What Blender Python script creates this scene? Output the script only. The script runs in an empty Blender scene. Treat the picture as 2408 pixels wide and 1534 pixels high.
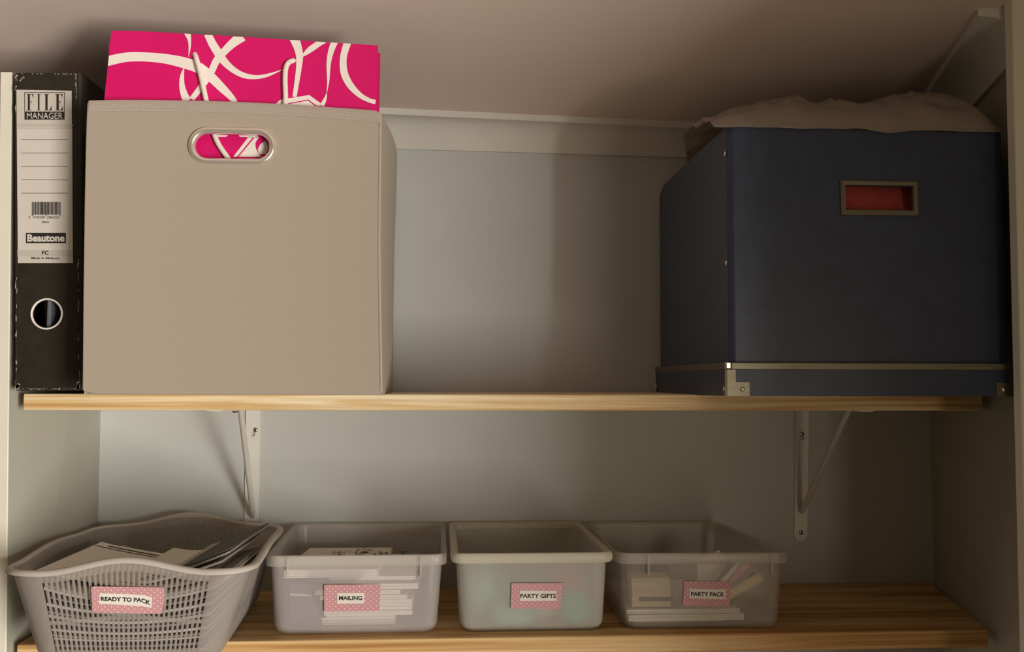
import bpy, bmesh, math, random
from mathutils import Vector, Matrix, noise
random.seed(7)
SC = bpy.context.scene
COL = SC.collection
MM = 0.001

# ------------------------------------------------------------------ camera
# World: X along the shelves, Y into the niche (0 = front edge of the shelves), Z up (0 = top of the upper shelf).
F, CX, CY = 2184.0, 1204.0, 767.0
CAM = Vector((0.0, -1040.0, 15.5))                       # millimetres
yc = Vector(((1073 - CX) / F, -(895 - CY) / F, -1.0)).normalized()
zc = Vector((1, -0.0026, 0)).cross(yc).normalized()
if zc.y < 0: zc = -zc
xc = yc.cross(zc)
RCW = Matrix((xc, yc, zc)).transposed()                  # columns: world axes seen by the camera
cd = bpy.data.cameras.new('camera'); cam = bpy.data.objects.new('camera', cd); COL.objects.link(cam)
cam.matrix_world = Matrix.Translation(CAM * MM) @ RCW.transposed().to_4x4()
cd.sensor_fit = 'HORIZONTAL'; cd.sensor_width = 36.0; cd.lens = 36.0 * F / 2408.0
cd.clip_start = 0.01; cd.clip_end = 50
SC.camera = cam

# ------------------------------------------------------------------ light, world, exposure
SC.view_settings.view_transform = 'Standard'; SC.view_settings.look = 'None'
SC.view_settings.gamma = 1.0; SC.view_settings.exposure = 0.0
SC.view_settings.use_curve_mapping = False
SC.cycles.transparent_max_bounces = 32
SC.cycles.max_bounces = 10
w = bpy.data.worlds.new('room_ambient'); SC.world = w; w.use_nodes = True
w.node_tree.nodes['Background'].inputs[0].default_value = (1.0, 0.745, 0.47, 1)
w.node_tree.nodes['Background'].inputs[1].default_value = 0.12

def area(name, loc, aim, sx, sy, power, color):
    l = bpy.data.lights.new(name, 'AREA'); l.shape = 'RECTANGLE'; l.size = sx; l.size_y = sy
    l.energy = power; l.color = color
    o = bpy.data.objects.new(name, l); COL.objects.link(o); o.location = loc
    o.rotation_euler = (Vector(aim) - Vector(loc)).to_track_quat('-Z', 'Y').to_euler()
    return o
area('window_daylight', (1.51, -2.1, -0.45), (-0.1, 0.1, 0.0), 0.84, 1.1, 104, (1.0, 0.94, 0.835))
area('added_tail_light', (0.84, -2.15, -0.40), (0.0, 0.1, 0.0), 0.55, 1.1, 6, (1.0, 0.82, 0.60))  # added weak lamp, stretches the soft shadow edge on the back wall

# ------------------------------------------------------------------ helpers
def V(*a): return Vector(a)
def ray(px, py): return RCW.transposed() @ Vector(((px - CX) / F, -(py - CY) / F, -1.0))
def at(px, py, Y, ky=0.0, z0=0.0):
    """measured point of the photograph on the vertical (or leaning: Y + ky*(Z-z0)) plane, in mm"""
    r = ray(px, py)
    t = (Y + ky * (CAM.z - z0) - CAM.y) / (r.y - ky * r.z)
    return CAM + r * t

def srgb(r, g, b):
    f = lambda c: (c / 255 / 12.92) if c / 255 <= 0.04045 else ((c / 255 + 0.055) / 1.055) ** 2.4
    return (f(r), f(g), f(b), 1.0)

class MB:
    """collects geometry in mm and links it as one mesh object"""
    def __init__(s): s.v = []; s.f = []
    def add(s, vs, fs):
        n = len(s.v); s.v += [Vector(p) for p in vs]; s.f += [tuple(i + n for i in f) for f in fs]; return s
    def box(s, x0, x1, y0, y1, z0, z1):
        return s.hexa([(x0, y0, z0), (x1, y0, z0), (x1, y1, z0), (x0, y1, z0), (x0, y0, z1), (x1, y0, z1), (x1, y1, z1), (x0, y1, z1)])
    def hexa(s, p):
        return s.add(p, [(3, 2, 1, 0), (4, 5, 6, 7), (0, 1, 5, 4), (1, 2, 6, 5), (2, 3, 7, 6), (3, 0, 4, 7)])
    def loft(s, loops, cap0=True, cap1=True, ring=False, closed=True):
        n = len(loops[0]); m = len(loops); vs = [p for l in loops for p in l]; fs = []
        for i in range(m if ring else m - 1):
            a = i * n; b = ((i + 1) % m) * n
            for j in range(n if closed else n - 1):
                k = (j + 1) % n; fs.append((a + j, a + k, b + k, b + j))
        if not ring:
            if cap0: fs.append(tuple(reversed(range(n))))
            if cap1: fs.append(tuple((m - 1) * n + j for j in range(n)))
        return s.add(vs, fs)
    def tube(s, path, r, n=10, cap=True, flat=1.0):
        path = [Vector(p) for p in path]; loops = []; up = None
        for i, p in enumerate(path):
            t = (path[min(i + 1, len(path) - 1)] - path[max(i - 1, 0)]).normalized()
            if up is None: up = Vector((0, 0, 1)) if abs(t.z) < 0.9 else Vector((1, 0, 0))
            a = t.cross(up).normalized(); b = a.cross(t).normalized(); up = b
            rr = r[i] if isinstance(r, (list, tuple)) else r
            loops.append([p + a * rr * math.cos(2 * math.pi * k / n) + b * rr * flat * math.sin(2 * math.pi * k / n) for k in range(n)])
        return s.loft(loops, cap, cap)
    def disc(s, c, r, h, axis=(0, -1, 0), n=20, dome=0.0):
        c = Vector(c); ax = Vector(axis).normalized(); a = ax.orthogonal().normalized(); b = ax.cross(a)
        prof = [(r, 0), (r, h * 0.6), (r * 0.85, h)]
        if dome: prof = [(r * math.cos(t), h * math.sin(t)) for t in (0, .3, .6, .9, 1.2, 1.45)]
        return s.loft([[c + ax * z + (a * math.cos(2 * math.pi * k / n) + b * math.sin(2 * math.pi * k / n)) * q for k in range(n)] for q, z in prof])
    def obj(s, name, mat, parent=None, smooth=False, bevel=0.0, seg=2, angle=40):
        me = bpy.data.meshes.new(name); me.from_pydata([p * MM for p in s.v], [], s.f); me.update()
        bm = bmesh.new(); bm.from_mesh(me); bmesh.ops.recalc_face_normals(bm, faces=bm.faces); bm.to_mesh(me); bm.free()
        return link(name, me, mat, parent, smooth, bevel, seg, angle)

def link(name, me, mat, parent=None, smooth=False, bevel=0.0, seg=2, angle=40):
    o = bpy.data.objects.new(name, me); COL.objects.link(o)
    if mat: me.materials.append(mat)
    if parent is not None: set_parent(o, parent)
    if bevel:
        b = o.modifiers.new('bevel', 'BEVEL'); b.width = bevel * MM; b.segments = seg; b.limit_method = 'ANGLE'; b.angle_limit = math.radians(35)
    if smooth or bevel:
        for p in me.polygons: p.use_smooth = True
        me.set_sharp_from_angle(angle=math.radians(angle))
    return o
def origin(o):
    return Vector(o['_o']) if '_o' in o else o.location.copy()
def set_parent(o, p):
    o.parent = p
    q = p; tot = Vector((0, 0, 0))
    while q is not None: tot += q.location if q.type == 'EMPTY' else Vector((0, 0, 0)); q = q.parent
    o.matrix_parent_inverse = Matrix.Translation(-tot)
    if p.type != 'EMPTY': o.matrix_parent_inverse = Matrix.Identity(4)
def tag(o, label=None, cat=None, group=None, kind=None):
    if label: o['label'] = label
    if cat: o['category'] = cat
    if group: o['group'] = group
    if kind: o['kind'] = kind
    return o
def thing(name, loc, label, cat, group=None):
    o = bpy.data.objects.new(name, None); COL.objects.link(o); o.empty_display_size = 0.02
    o.location = Vector(loc) * MM
    return tag(o, label, cat, group)

def fill_holed(outer, holes, thick, to3d):
    """a plate with holes: outer and holes are 2-D loops; to3d(u, v, w) places them; w = 0 front, thick back"""
    bm = bmesh.new(); loops = []
    for lp in [outer] + holes:
        vs = [bm.verts.new((u, v, 0)) for u, v in lp]; loops.append(vs)
        for i in range(len(vs)): bm.edges.new((vs[i], vs[(i + 1) % len(vs)]))
    bmesh.ops.triangle_fill(bm, edges=bm.edges[:], use_beauty=True)
    bm.verts.index_update()
    vs = [(v.co.x, v.co.y) for v in bm.verts]; fs = [tuple(v.index for v in f.verts) for f in bm.faces]; n = len(vs)
    idx = [[v.index for v in l] for l in loops]; bm.free()
    mb = MB(); V3 = [to3d(u, v, 0) for u, v in vs] + [to3d(u, v, thick) for u, v in vs]
    F3 = fs + [tuple(reversed([i + n for i in f])) for f in fs]
    for l in idx:
        for i in range(len(l)):
            a, b = l[i], l[(i + 1) % len(l)]; F3.append((a, b, b + n, a + n))
    return mb.add(V3, F3)
def catmull(pts, k=8):
    out = []; n = len(pts); P = [Vector(p) for p in pts]
    for i in range(n - 1):
        p0, p1, p2, p3 = P[max(i - 1, 0)], P[i], P[i + 1], P[min(i + 2, n - 1)]
        for j in range(k):
            t = j / k
            out.append(0.5 * ((2 * p1) + (p2 - p0) * t + (2 * p0 - 5 * p1 + 4 * p2 - p3) * t * t + (3 * p1 - p0 - 3 * p2 + p3) * t ** 3))
    out.append(P[-1]); return out

_txt = {}
def text_geo(s, bold=0.0):
    if (s, bold) in _txt: return _txt[(s, bold)]
    c = bpy.data.curves.new('t', 'FONT'); c.body = s; c.size = 1.0; c.offset = bold; c.resolution_u = 3; c.fill_mode = 'FRONT'
    o = bpy.data.objects.new('t', c); COL.objects.link(o)
    dg = bpy.context.evaluated_depsgraph_get(); me = bpy.data.meshes.new_from_object(o.evaluated_get(dg))
    vs = [(v.co.x, v.co.y) for v in me.vertices]; fs = [tuple(p.vertices) for p in me.polygons]
    bpy.data.objects.remove(o); bpy.data.curves.remove(c); bpy.data.meshes.remove(me)
    x0 = min(v[0] for v in vs); x1 = max(v[0] for v in vs); y0 = min(v[1] for v in vs); y1 = max(v[1] for v in vs)
    r = ([((x - x0) / (x1 - x0), (y - y0) / (y1 - y0)) for x, y in vs], fs); _txt[(s, bold)] = r
    return r
def quadmap(TL, TR, BR, BL):
    TL, TR, BR, BL = map(Vector, (TL, TR, BR, BL))
    def m(u, v, off=(0, 0, 0)):
        return (BL * (1 - u) + BR * u) * (1 - v) + (TL * (1 - u) + TR * u) * v + Vector(off)
    return m
def text_on(s, mp, bold=0.0, bend=None):
    vs, fs = text_geo(s, bold)
    return MB().add([mp(u, v + (bend(u) if bend else 0)) for u, v in vs], fs)

# ------------------------------------------------------------------ materials
def mat(name, col, rough=0.6, metal=0.0, var=0.0, vscale=(40, 40, 40), bump=0.0, bscale=400, spec=0.5, col2=None, sheen=0.0):
    m = bpy.data.materials.new(name); m.use_nodes = True; nt = m.node_tree; b = nt.nodes['Principled BSDF']
    b.inputs['Base Color'].default_value = col if len(col) == 4 else (*col, 1)
    b.inputs['Roughness'].default_value = rough; b.inputs['Metallic'].default_value = metal
    b.inputs['Specular IOR Level'].default_value = spec
    if sheen: b.inputs['Sheen Weight'].default_value = sheen
    tc = nt.nodes.new('ShaderNodeTexCoord')
    if var or col2:
        mp = nt.nodes.new('ShaderNodeMapping'); mp.inputs['Scale'].default_value = vscale
        n = nt.nodes.new('ShaderNodeTexNoise'); n.inputs['Scale'].default_value = 1.0; n.inputs['Detail'].default_value = 4
        r = nt.nodes.new('ShaderNodeValToRGB')
        c = Vector(col[:3]); d = Vector(col2[:3]) if col2 else None
        r.color_ramp.elements[0].position = 0.32; r.color_ramp.elements[1].position = 0.68
        r.color_ramp.elements[0].color = (*(c * (1 - var)), 1) if d is None else (*c, 1)
        r.color_ramp.elements[1].color = (*(c * (1 + var)), 1) if d is None else (*d, 1)
        nt.links.new(tc.outputs['Object'], mp.inputs[0]); nt.links.new(mp.outputs[0], n.inputs['Vector'])
        nt.links.new(n.outputs['Fac'], r.inputs[0]); nt.links.new(r.outputs[0], b.inputs['Base Color'])
    if bump:
        n2 = nt.nodes.new('ShaderNodeTexNoise'); n2.inputs['Scale'].default_value = bscale; n2.inputs['Detail'].default_value = 3
        bp = nt.nodes.new('ShaderNodeBump'); bp.inputs['Strength'].default_value = bump; bp.inputs['Distance'].default_value = 0.001
        nt.links.new(tc.outputs['Object'], n2.inputs['Vector']); nt.links.new(n2.outputs['Fac'], bp.inputs['Height'])
        nt.links.new(bp.outputs[0], b.inputs['Normal'])
    return m

def pine(name, light, mid, dark, seed=0.0):
    m = bpy.data.materials.new(name); m.use_nodes = True; nt = m.node_tree; b = nt.nodes['Principled BSDF']
    L = nt.links.new; tc = nt.nodes.new('ShaderNodeTexCoord')
    mp = nt.nodes.new('ShaderNodeMapping'); mp.inputs['Scale'].default_value = (1.6, 22, 60); mp.inputs['Location'].default_value = (seed, seed, seed)
    n = nt.nodes.new('ShaderNodeTexNoise'); n.inputs['Scale'].default_value = 1.6; n.inputs['Detail'].default_value = 5; n.inputs['Distortion'].default_value = 0.5
    r = nt.nodes.new('ShaderNodeValToRGB'); e = r.color_ramp.elements
    e[0].position = 0.36; e[0].color = (*dark, 1); e[1].position = 0.60; e[1].color = (*light, 1)
    k = e.new(0.47); k.color = (*mid, 1)
    mp2 = nt.nodes.new('ShaderNodeMapping'); mp2.inputs['Scale'].default_value = (6, 160, 420); mp2.inputs['Location'].default_value = (seed, 3, 1)
    n2 = nt.nodes.new('ShaderNodeTexNoise'); n2.inputs['Scale'].default_value = 1.0; n2.inputs['Detail'].default_value = 3
    mx = nt.nodes.new('ShaderNodeMix'); mx.data_type = 'RGBA'; mx.blend_type = 'MULTIPLY'; mx.inputs[0].default_value = 0.35
    r2 = nt.nodes.new('ShaderNodeValToRGB'); r2.color_ramp.elements[0].color = (0.62, 0.52, 0.42, 1); r2.color_ramp.elements[0].position = .35; r2.color_ramp.elements[1].position = .6
    L(tc.outputs['Object'], mp.inputs[0]); L(mp.outputs[0], n.inputs['Vector']); L(n.outputs['Fac'], r.inputs[0])
    L(tc.outputs['Object'], mp2.inputs[0]); L(mp2.outputs[0], n2.inputs['Vector']); L(n2.outputs['Fac'], r2.inputs[0])
    L(r.outputs[0], mx.inputs[6]); L(r2.outputs[0], mx.inputs[7]); L(mx.outputs[2], b.inputs['Base Color'])
    b.inputs['Roughness'].default_value = 0.55; b.inputs['Specular IOR Level'].default_value = 0.35
    return m

def plastic(name, clear, tint, body, rough=0.25, blur=0.0, gloss=0.5, trl=0.2):
    """hazy polypropylene: partly clear, partly scattering, with a weak gloss; blur > 0 smears what lies behind"""
    m = bpy.data.materials.new(name); m.use_nodes = True; nt = m.node_tree; L = nt.links.new
    for n in list(nt.nodes):
        if n.type != 'OUTPUT_MATERIAL': nt.nodes.remove(n)
    out = [n for n in nt.nodes if n.type == 'OUTPUT_MATERIAL'][0]
    if blur:
        t = nt.nodes.new('ShaderNodeBsdfRefraction'); t.inputs['IOR'].default_value = 1.12; t.inputs['Roughness'].default_value = blur; t.inputs['Color'].default_value = (*tint, 1)
    else:
        t = nt.nodes.new('ShaderNodeBsdfTransparent'); t.inputs['Color'].default_value = (*tint, 1)
    d = nt.nodes.new('ShaderNodeBsdfDiffuse'); d.inputs['Color'].default_value = (*body, 1)
    tl = nt.nodes.new('ShaderNodeBsdfTranslucent'); tl.inputs['Color'].default_value = (*body, 1)
    m1 = nt.nodes.new('ShaderNodeMixShader'); m1.inputs[0].default_value = trl; L(d.outputs[0], m1.inputs[1]); L(tl.outputs[0], m1.inputs[2])
    m2 = nt.nodes.new('ShaderNodeMixShader'); m2.inputs[0].default_value = clear; L(m1.outputs[0], m2.inputs[1]); L(t.outputs[0], m2.inputs[2])
    g = nt.nodes.new('ShaderNodeBsdfGlossy'); g.inputs['Roughness'].default_value = rough
    fr = nt.nodes.new('ShaderNodeLayerWeight'); fr.inputs['Blend'].default_value = 0.25
    mu = nt.nodes.new('ShaderNodeMath'); mu.operation = 'MULTIPLY'; mu.inputs[1].default_value = gloss; L(fr.outputs['Fresnel'], mu.inputs[0])
    m3 = nt.nodes.new('ShaderNodeMixShader'); L(mu.outputs[0], m3.inputs[0]); L(m2.outputs[0], m3.inputs[1]); L(g.outputs[0], m3.inputs[2])
    tc = nt.nodes.new('ShaderNodeTexCoord'); n2 = nt.nodes.new('ShaderNodeTexNoise'); n2.inputs['Scale'].default_value = 60
    bp = nt.nodes.new('ShaderNodeBump'); bp.inputs['Strength'].default_value = 0.12; bp.inputs['Distance'].default_value = 0.001
    L(tc.outputs['Object'], n2.inputs['Vector']); L(n2.outputs['Fac'], bp.inputs['Height']); L(bp.outputs[0], g.inputs['Normal'])
    L(m3.outputs[0], out.inputs[0])
    return m

def dots(name, base, dot, pitch, r):
    """washi tape: staggered dots in the UV of the tape, UV in mm"""
    m = bpy.data.materials.new(name); m.use_nodes = True; nt = m.node_tree; L = nt.links.new; b = nt.nodes['Principled BSDF']
    uv = nt.nodes.new('ShaderNodeUVMap'); sp = nt.nodes.new('ShaderNodeSeparateXYZ'); L(uv.outputs[0], sp.inputs[0])
    def M(op, a, c=None):
        n = nt.nodes.new('ShaderNodeMath'); n.operation = op
        for i, x in enumerate((a, c)):
            if x is None: continue
            if isinstance(x, (int, float)): n.inputs[i].default_value = x
            else: L(x, n.inputs[i])
        return n.outputs[0]
    def lattice(ox, oy):
        fx = M('SUBTRACT', M('FRACT', M('ADD', M('DIVIDE', sp.outputs[0], pitch), ox)), 0.5)
        fy = M('SUBTRACT', M('FRACT', M('ADD', M('DIVIDE', sp.outputs[1], pitch * 0.86), oy)), 0.5)
        return M('SQRT', M('ADD', M('MULTIPLY', fx, fx), M('MULTIPLY', M('MULTIPLY', fy, fy), 0.74)))
    d = M('MINIMUM', lattice(0, 0), lattice(0.5, 0.5))
    k = M('LESS_THAN', d, r / pitch)
    mx = nt.nodes.new('ShaderNodeMix'); mx.data_type = 'RGBA'; L(k, mx.inputs[0]); mx.inputs[6].default_value = base; mx.inputs[7].default_value = dot
    L(mx.outputs[2], b.inputs['Base Color']); b.inputs['Roughness'].default_value = 0.6
    return m

M = {}
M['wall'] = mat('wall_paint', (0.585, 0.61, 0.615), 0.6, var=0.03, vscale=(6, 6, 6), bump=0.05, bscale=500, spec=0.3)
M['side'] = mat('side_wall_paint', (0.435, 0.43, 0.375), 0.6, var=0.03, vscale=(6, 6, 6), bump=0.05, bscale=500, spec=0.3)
M['ceiling'] = mat('ceiling_paint', (0.82, 0.685, 0.625), 0.85, var=0.02, vscale=(5, 5, 5), bump=0.08, bscale=350, spec=0.2)
M['cornice'] = mat('cornice_paint', (0.72, 0.71, 0.67), 0.7, var=0.04, vscale=(12, 12, 12), bump=0.1, bscale=200, spec=0.25)
M['trim'] = mat('trim_gloss_paint', (0.92, 0.90, 0.80), 0.4, var=0.02, vscale=(5, 5, 5))
M['edge'] = mat('panel_edge_paint', (0.77, 0.745, 0.655), 0.5, var=0.02, vscale=(5, 5, 20))
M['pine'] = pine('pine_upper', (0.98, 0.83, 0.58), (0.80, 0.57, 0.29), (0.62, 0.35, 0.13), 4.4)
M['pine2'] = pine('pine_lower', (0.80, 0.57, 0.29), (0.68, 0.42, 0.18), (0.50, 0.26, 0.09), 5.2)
M['steel_white'] = mat('white_enamel', (0.80, 0.80, 0.77), 0.35, var=0.02)
M['steel_grey'] = mat('strut_enamel', (0.62, 0.59, 0.55), 0.4, var=0.03)
M['screw'] = mat('zinc_screw', (0.55, 0.53, 0.48), 0.3, metal=1.0, var=0.1, vscale=(900, 900, 900))
M['dark_hole'] = mat('screw_slot_dark', (0.03, 0.03, 0.03), 0.6, var=0.1)
M['grey_fabric'] = mat('taupe_fabric', (0.415, 0.355, 0.295), 0.9, var=0.05, vscale=(900, 900, 500), bump=0.35, bscale=1600, spec=0.15, sheen=0.1)
M['hem_fabric'] = mat('taupe_hem', (0.43, 0.37, 0.325), 0.9, var=0.06, vscale=(700, 700, 700), bump=0.4, bscale=1500, spec=0.15)
M['stitch'] = mat('taupe_thread', (0.36, 0.31, 0.27), 0.9, var=0.1)
M['chrome'] = mat('chrome', (0.88, 0.80, 0.73), 0.22, metal=0.72)
M['pink'] = mat('magenta_card', (0.68, 0.004, 0.15), 0.55, var=0.03, vscale=(30, 30, 30), spec=0.3)
M['pink_print'] = mat('white_print', (0.86, 0.80, 0.76), 0.55, var=0.02, spec=0.3)
M['cord'] = mat('white_cord', (0.80, 0.74, 0.69), 0.85, var=0.08, vscale=(500, 500, 500), bump=0.5, bscale=900)
M['navy'] = mat('navy_card', (0.036, 0.050, 0.092), 0.42, var=0.10, vscale=(60, 60, 60), bump=0.12, bscale=700, spec=0.45)
M['navy_edge'] = mat('navy_card_edge', (0.02, 0.025, 0.04), 0.6, var=0.1)
M['bronze'] = mat('brushed_grey_metal', (0.20, 0.18, 0.13), 0.45, metal=0.85, var=0.08, vscale=(30, 30, 300))
M['bright_metal'] = mat('polished_steel', (0.80, 0.76, 0.66), 0.18, metal=1.0)
M['red_cloth'] = mat('red_cloth', (0.40, 0.06, 0.05), 0.9, var=0.2, vscale=(60, 60, 60), bump=0.3, bscale=300)
M['crumple'] = plastic('crumpled_clear_plastic', 0.55, (0.95, 0.92, 0.88), (0.62, 0.54, 0.48), rough=0.22, gloss=0.6)
M['black'] = mat('black_file_paper', (0.022, 0.019, 0.013), 0.5, var=0.15, vscale=(80, 80, 80), bump=0.15, bscale=900, spec=0.4)
M['worn'] = mat('worn_board_edge', (0.40, 0.36, 0.31), 0.9, var=0.3, vscale=(300, 300, 300))
M['label_grey'] = mat('file_label_paper', (0.58, 0.545, 0.50), 0.6, var=0.02)
M['label_white'] = mat('file_label_window', (0.64, 0.60, 0.56), 0.6, var=0.02)
M['label_band'] = mat('file_label_band', (0.52, 0.49, 0.44), 0.6, var=0.02)
M['ink'] = mat('black_ink', (0.018, 0.014, 0.012), 0.6, var=0.1)
M['ink_soft'] = mat('grey_ink', (0.16, 0.14, 0.12), 0.6, var=0.1)
M['inner_blue'] = mat('file_inside_paper', (0.16, 0.18, 0.22), 0.5, var=0.2, vscale=(60, 60, 60))
M['paper'] = mat('white_paper', (0.82, 0.77, 0.73), 0.8, var=0.03, vscale=(60, 60, 60))
M['paper_grey'] = mat('newsprint', (0.45, 0.42, 0.39), 0.8, var=0.12, vscale=(20, 90, 300))
M['paper_dark'] = mat('dark_print_gap_shade', (0.055, 0.045, 0.04), 0.7, var=0.3, vscale=(30, 60, 500))
M['basket'] = plastic('basket_plastic', 0.46, (1, 1, 1), (0.64, 0.59, 0.56), rough=0.35, gloss=0.4, trl=0.5)
M['basket_rim'] = plastic('basket_rim_plastic', 0.15, (0.98, 0.98, 0.98), (0.70, 0.645, 0.60), rough=0.3, gloss=0.4)
M['bin'] = plastic('tub_plastic', 0.765, (1, 1, 1), (0.98, 0.92, 0.93), rough=0.2, gloss=0.55)
M['bin_rim'] = plastic('tub_rim_plastic', 0.71, (1, 1, .99), (0.88, 0.85, 0.80), rough=0.2, gloss=0.5)
M['bin_clear'] = plastic('clear_tub_plastic', 0.82, (1, 1, .99), (0.86, 0.82, 0.78), rough=0.2, gloss=0.55)
M['bin_frost'] = plastic('frosted_tub_plastic', 0.63, (1, 1, .99), (0.90, 0.88, 0.82), rough=0.35, blur=0.42, gloss=0.5)
M['frost_rim'] = plastic('frosted_rim_plastic', 0.30, (1, .99, .95), (0.86, 0.82, 0.70), rough=0.3, gloss=0.5)
M['tape'] = dots('pink_washi_tape', (0.60, 0.30, 0.335, 1), (0.86, 0.66, 0.66, 1), 6.4, 0.66)
M['tape_white'] = mat('label_strip_paper', (0.80, 0.76, 0.71), 0.7, var=0.02)
M['plum'] = mat('plum_cover', (0.06, 0.05, 0.10), 0.6, var=0.2, vscale=(40, 40, 40))
M['teal'] = mat('teal_plastic', (0.05, 0.55, 0.55), 0.35, var=0.1)
M['mint'] = mat('mint_plastic', (0.34, 0.80, 0.76), 0.5, var=0.1)
M['rose'] = mat('rose_wrap', (0.75, 0.10, 0.25), 0.5, var=0.15)
M['beige'] = mat('kraft_paper', (0.58, 0.46, 0.32), 0.8, var=0.15, vscale=(20, 20, 200))
M['brown_band'] = mat('brown_band', (0.10, 0.07, 0.05), 0.7, var=0.2)
M['pen_pink'] = mat('pink_pen', (0.72, 0.30, 0.36), 0.4, var=0.05)
M['pen_yellow'] = mat('yellow_pen', (0.70, 0.52, 0.20), 0.4, var=0.05)
M['pen_dark'] = mat('dark_pen', (0.06, 0.07, 0.06), 0.4, var=0.1)
M['navy_binder'] = mat('navy_binder_cover', (0.03, 0.02, 0.12), 0.5, var=0.1)
M['red_ink'] = mat('red_ink', (0.45, 0.06, 0.07), 0.6, var=0.1)
M['green_ink'] = mat('green_ink', (0.05, 0.14, 0.10), 0.6, var=0.1)

# ------------------------------------------------------------------ the room shell
def S(o): o['kind'] = 'structure'; return o
def zceil(x, y): return 386 - 0.027 * (x + 85) - 0.115 * (y - 215)
def zcove(x, y=250): return 338 - 0.012 * (x + 87) + 0.075 * (250 - y)
def xwall(y): return 617 + 0.228 * y
S(MB().hexa([(-900, 250, -520), (720, 250, -520), (720, 285, -520), (-900, 285, -520), (-900, 250, 470), (720, 250, 470), (720, 285, 470), (-900, 285, 470)]).obj('wall_back', M['wall']))
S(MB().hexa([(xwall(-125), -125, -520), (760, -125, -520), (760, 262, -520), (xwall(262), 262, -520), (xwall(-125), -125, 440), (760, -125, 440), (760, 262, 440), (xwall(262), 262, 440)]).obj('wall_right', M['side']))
cx0, cx1, cy0, cy1 = -900, 720, -420, 262
S(MB().hexa([(x, y, zceil(x, y) + h) for h in (0, 30) for x, y in ((cx0, cy0), (cx1, cy0), (cx1, cy1), (cx0, cy1))]).obj('ceiling', M['ceiling']))
# left partition: a painted board whose front edge catches the light
pt, pb = at(30, 171, -5), at(16, 1534, -5)
def xpart(z): return pb.x + (pt.x - pb.x) * (z - pb.z) / (pt.z - pb.z)
zt = pt.z; TH = 12.0
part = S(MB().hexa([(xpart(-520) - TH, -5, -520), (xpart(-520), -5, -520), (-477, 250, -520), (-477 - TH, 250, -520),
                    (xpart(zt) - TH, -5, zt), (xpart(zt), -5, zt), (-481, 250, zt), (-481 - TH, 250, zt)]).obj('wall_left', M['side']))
S(MB().hexa([(xpart(-520) - TH - .3, -7.5, -520), (xpart(-520) + .3, -7.5, -520), (xpart(-520) + .3, -5.01, -520), (xpart(-520) - TH - .3, -5.01, -520),
             (xpart(zt) - TH - .3, -7.5, zt), (xpart(zt) + .3, -7.5, zt), (xpart(zt) + .3, -5.01, zt), (xpart(zt) - TH - .3, -5.01, zt)]).obj('trim_4', M['edge'], bevel=0.8))
# cove cornices: a lip under the ceiling, a hollow curve, a thin lip on the wall
def cove(pt_fn, a0, a1, n=12):
    loops = []
    for i in range(n + 1):
        a = a0 + (a1 - a0) * i / n; zb, zt_, place = pt_fn(a)
        prof = [(0, zb), (4.5, zb), (4.8, zb + 3)]
        h = zt_ - 9 - (zb + 3)
        for k in range(1, 9):
            t = k / 8 * math.pi / 2
            prof.append((4.8 + 26 * (1 - math.cos(t)), zb + 3 + h * math.sin(t)))
        prof += [(35, zt_ - 8.5), (35.5, zt_ - 7.5), (35.5, zt_ + 3), (0, zt_ + 3)]
        loops.append([place(p, z) for p, z in prof])
    return MB().loft(loops)
S(cove(lambda x: (zcove(x), zceil(x, 215), lambda p, z: (x, 250 - p, z)), -900, 668).obj('trim_1', M['cornice'], smooth=True, angle=30))
nx, ny = -1 / math.hypot(1, .228), .228 / math.hypot(1, .228)
S(cove(lambda y: (zcove(xwall(y), y), zceil(xwall(y) - 35, y), lambda p, z: (xwall(y) + nx * p * 1.25, y + ny * p * 1.25, z)), -125, 250).obj('trim_2', M['cornice'], smooth=True, angle=30))
# right jamb, and an unseen leaf added beyond it to shade this side
rt, rb_ = at(2380, 0, -140), at(2402, 900, -140)
def xj(z): return rb_.x + (rt.x - rb_.x) * (z - rb_.z) / (rt.z - rb_.z)
S(MB().hexa([(xj(-520), -140, -520), (700, -140, -520), (700, -125.01, -520), (xj(-520), -125.01, -520),
             (xj(460), -140, 460), (700, -140, 460), (700, -125.01, 460), (xj(460), -125.01, 460)]).obj('trim_3', M['trim'], bevel=2))
shade_leaf = S(MB().box(668, 704, -1010, -146, -520, 470).obj('unseen_shade_leaf', M['trim'], bevel=2))

# ------------------------------------------------------------------ shelf boards
def board(name, z1, z0, xl, xr, xlb, xrb, m, label, bow=0.0):
    t = thing(name, ((xl + xr) / 2, 120, z0), label, 'shelf')
    loops = []
    n = 24
    for i in range(n + 1):
        u = i / n; xf = xl + (xr - xl) * u; xb = xlb + (xrb - xlb) * u
        z = z1 - bow * math.sin(math.pi * u) * 0 + (u - .5) * bow
        loops.append([(xf, 0, z - (z1 - z0)), (xf, 0, z), (xb, 248.5, z), (xb, 248.5, z - (z1 - z0))])
    MB().loft(loops).obj('board', m, t, bevel=1.6, seg=3)
    return t
board('shelf', 0, -18, -469, 606.5, -474, 664, M['pine'], 'upper pine shelf board carrying the two large boxes and black file')
lower = board('shelf', -267, -286.5, -467, 605, -473, 667, M['pine2'], 'lower pine shelf board carrying the slotted basket and three tubs', bow=1.5)

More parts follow.
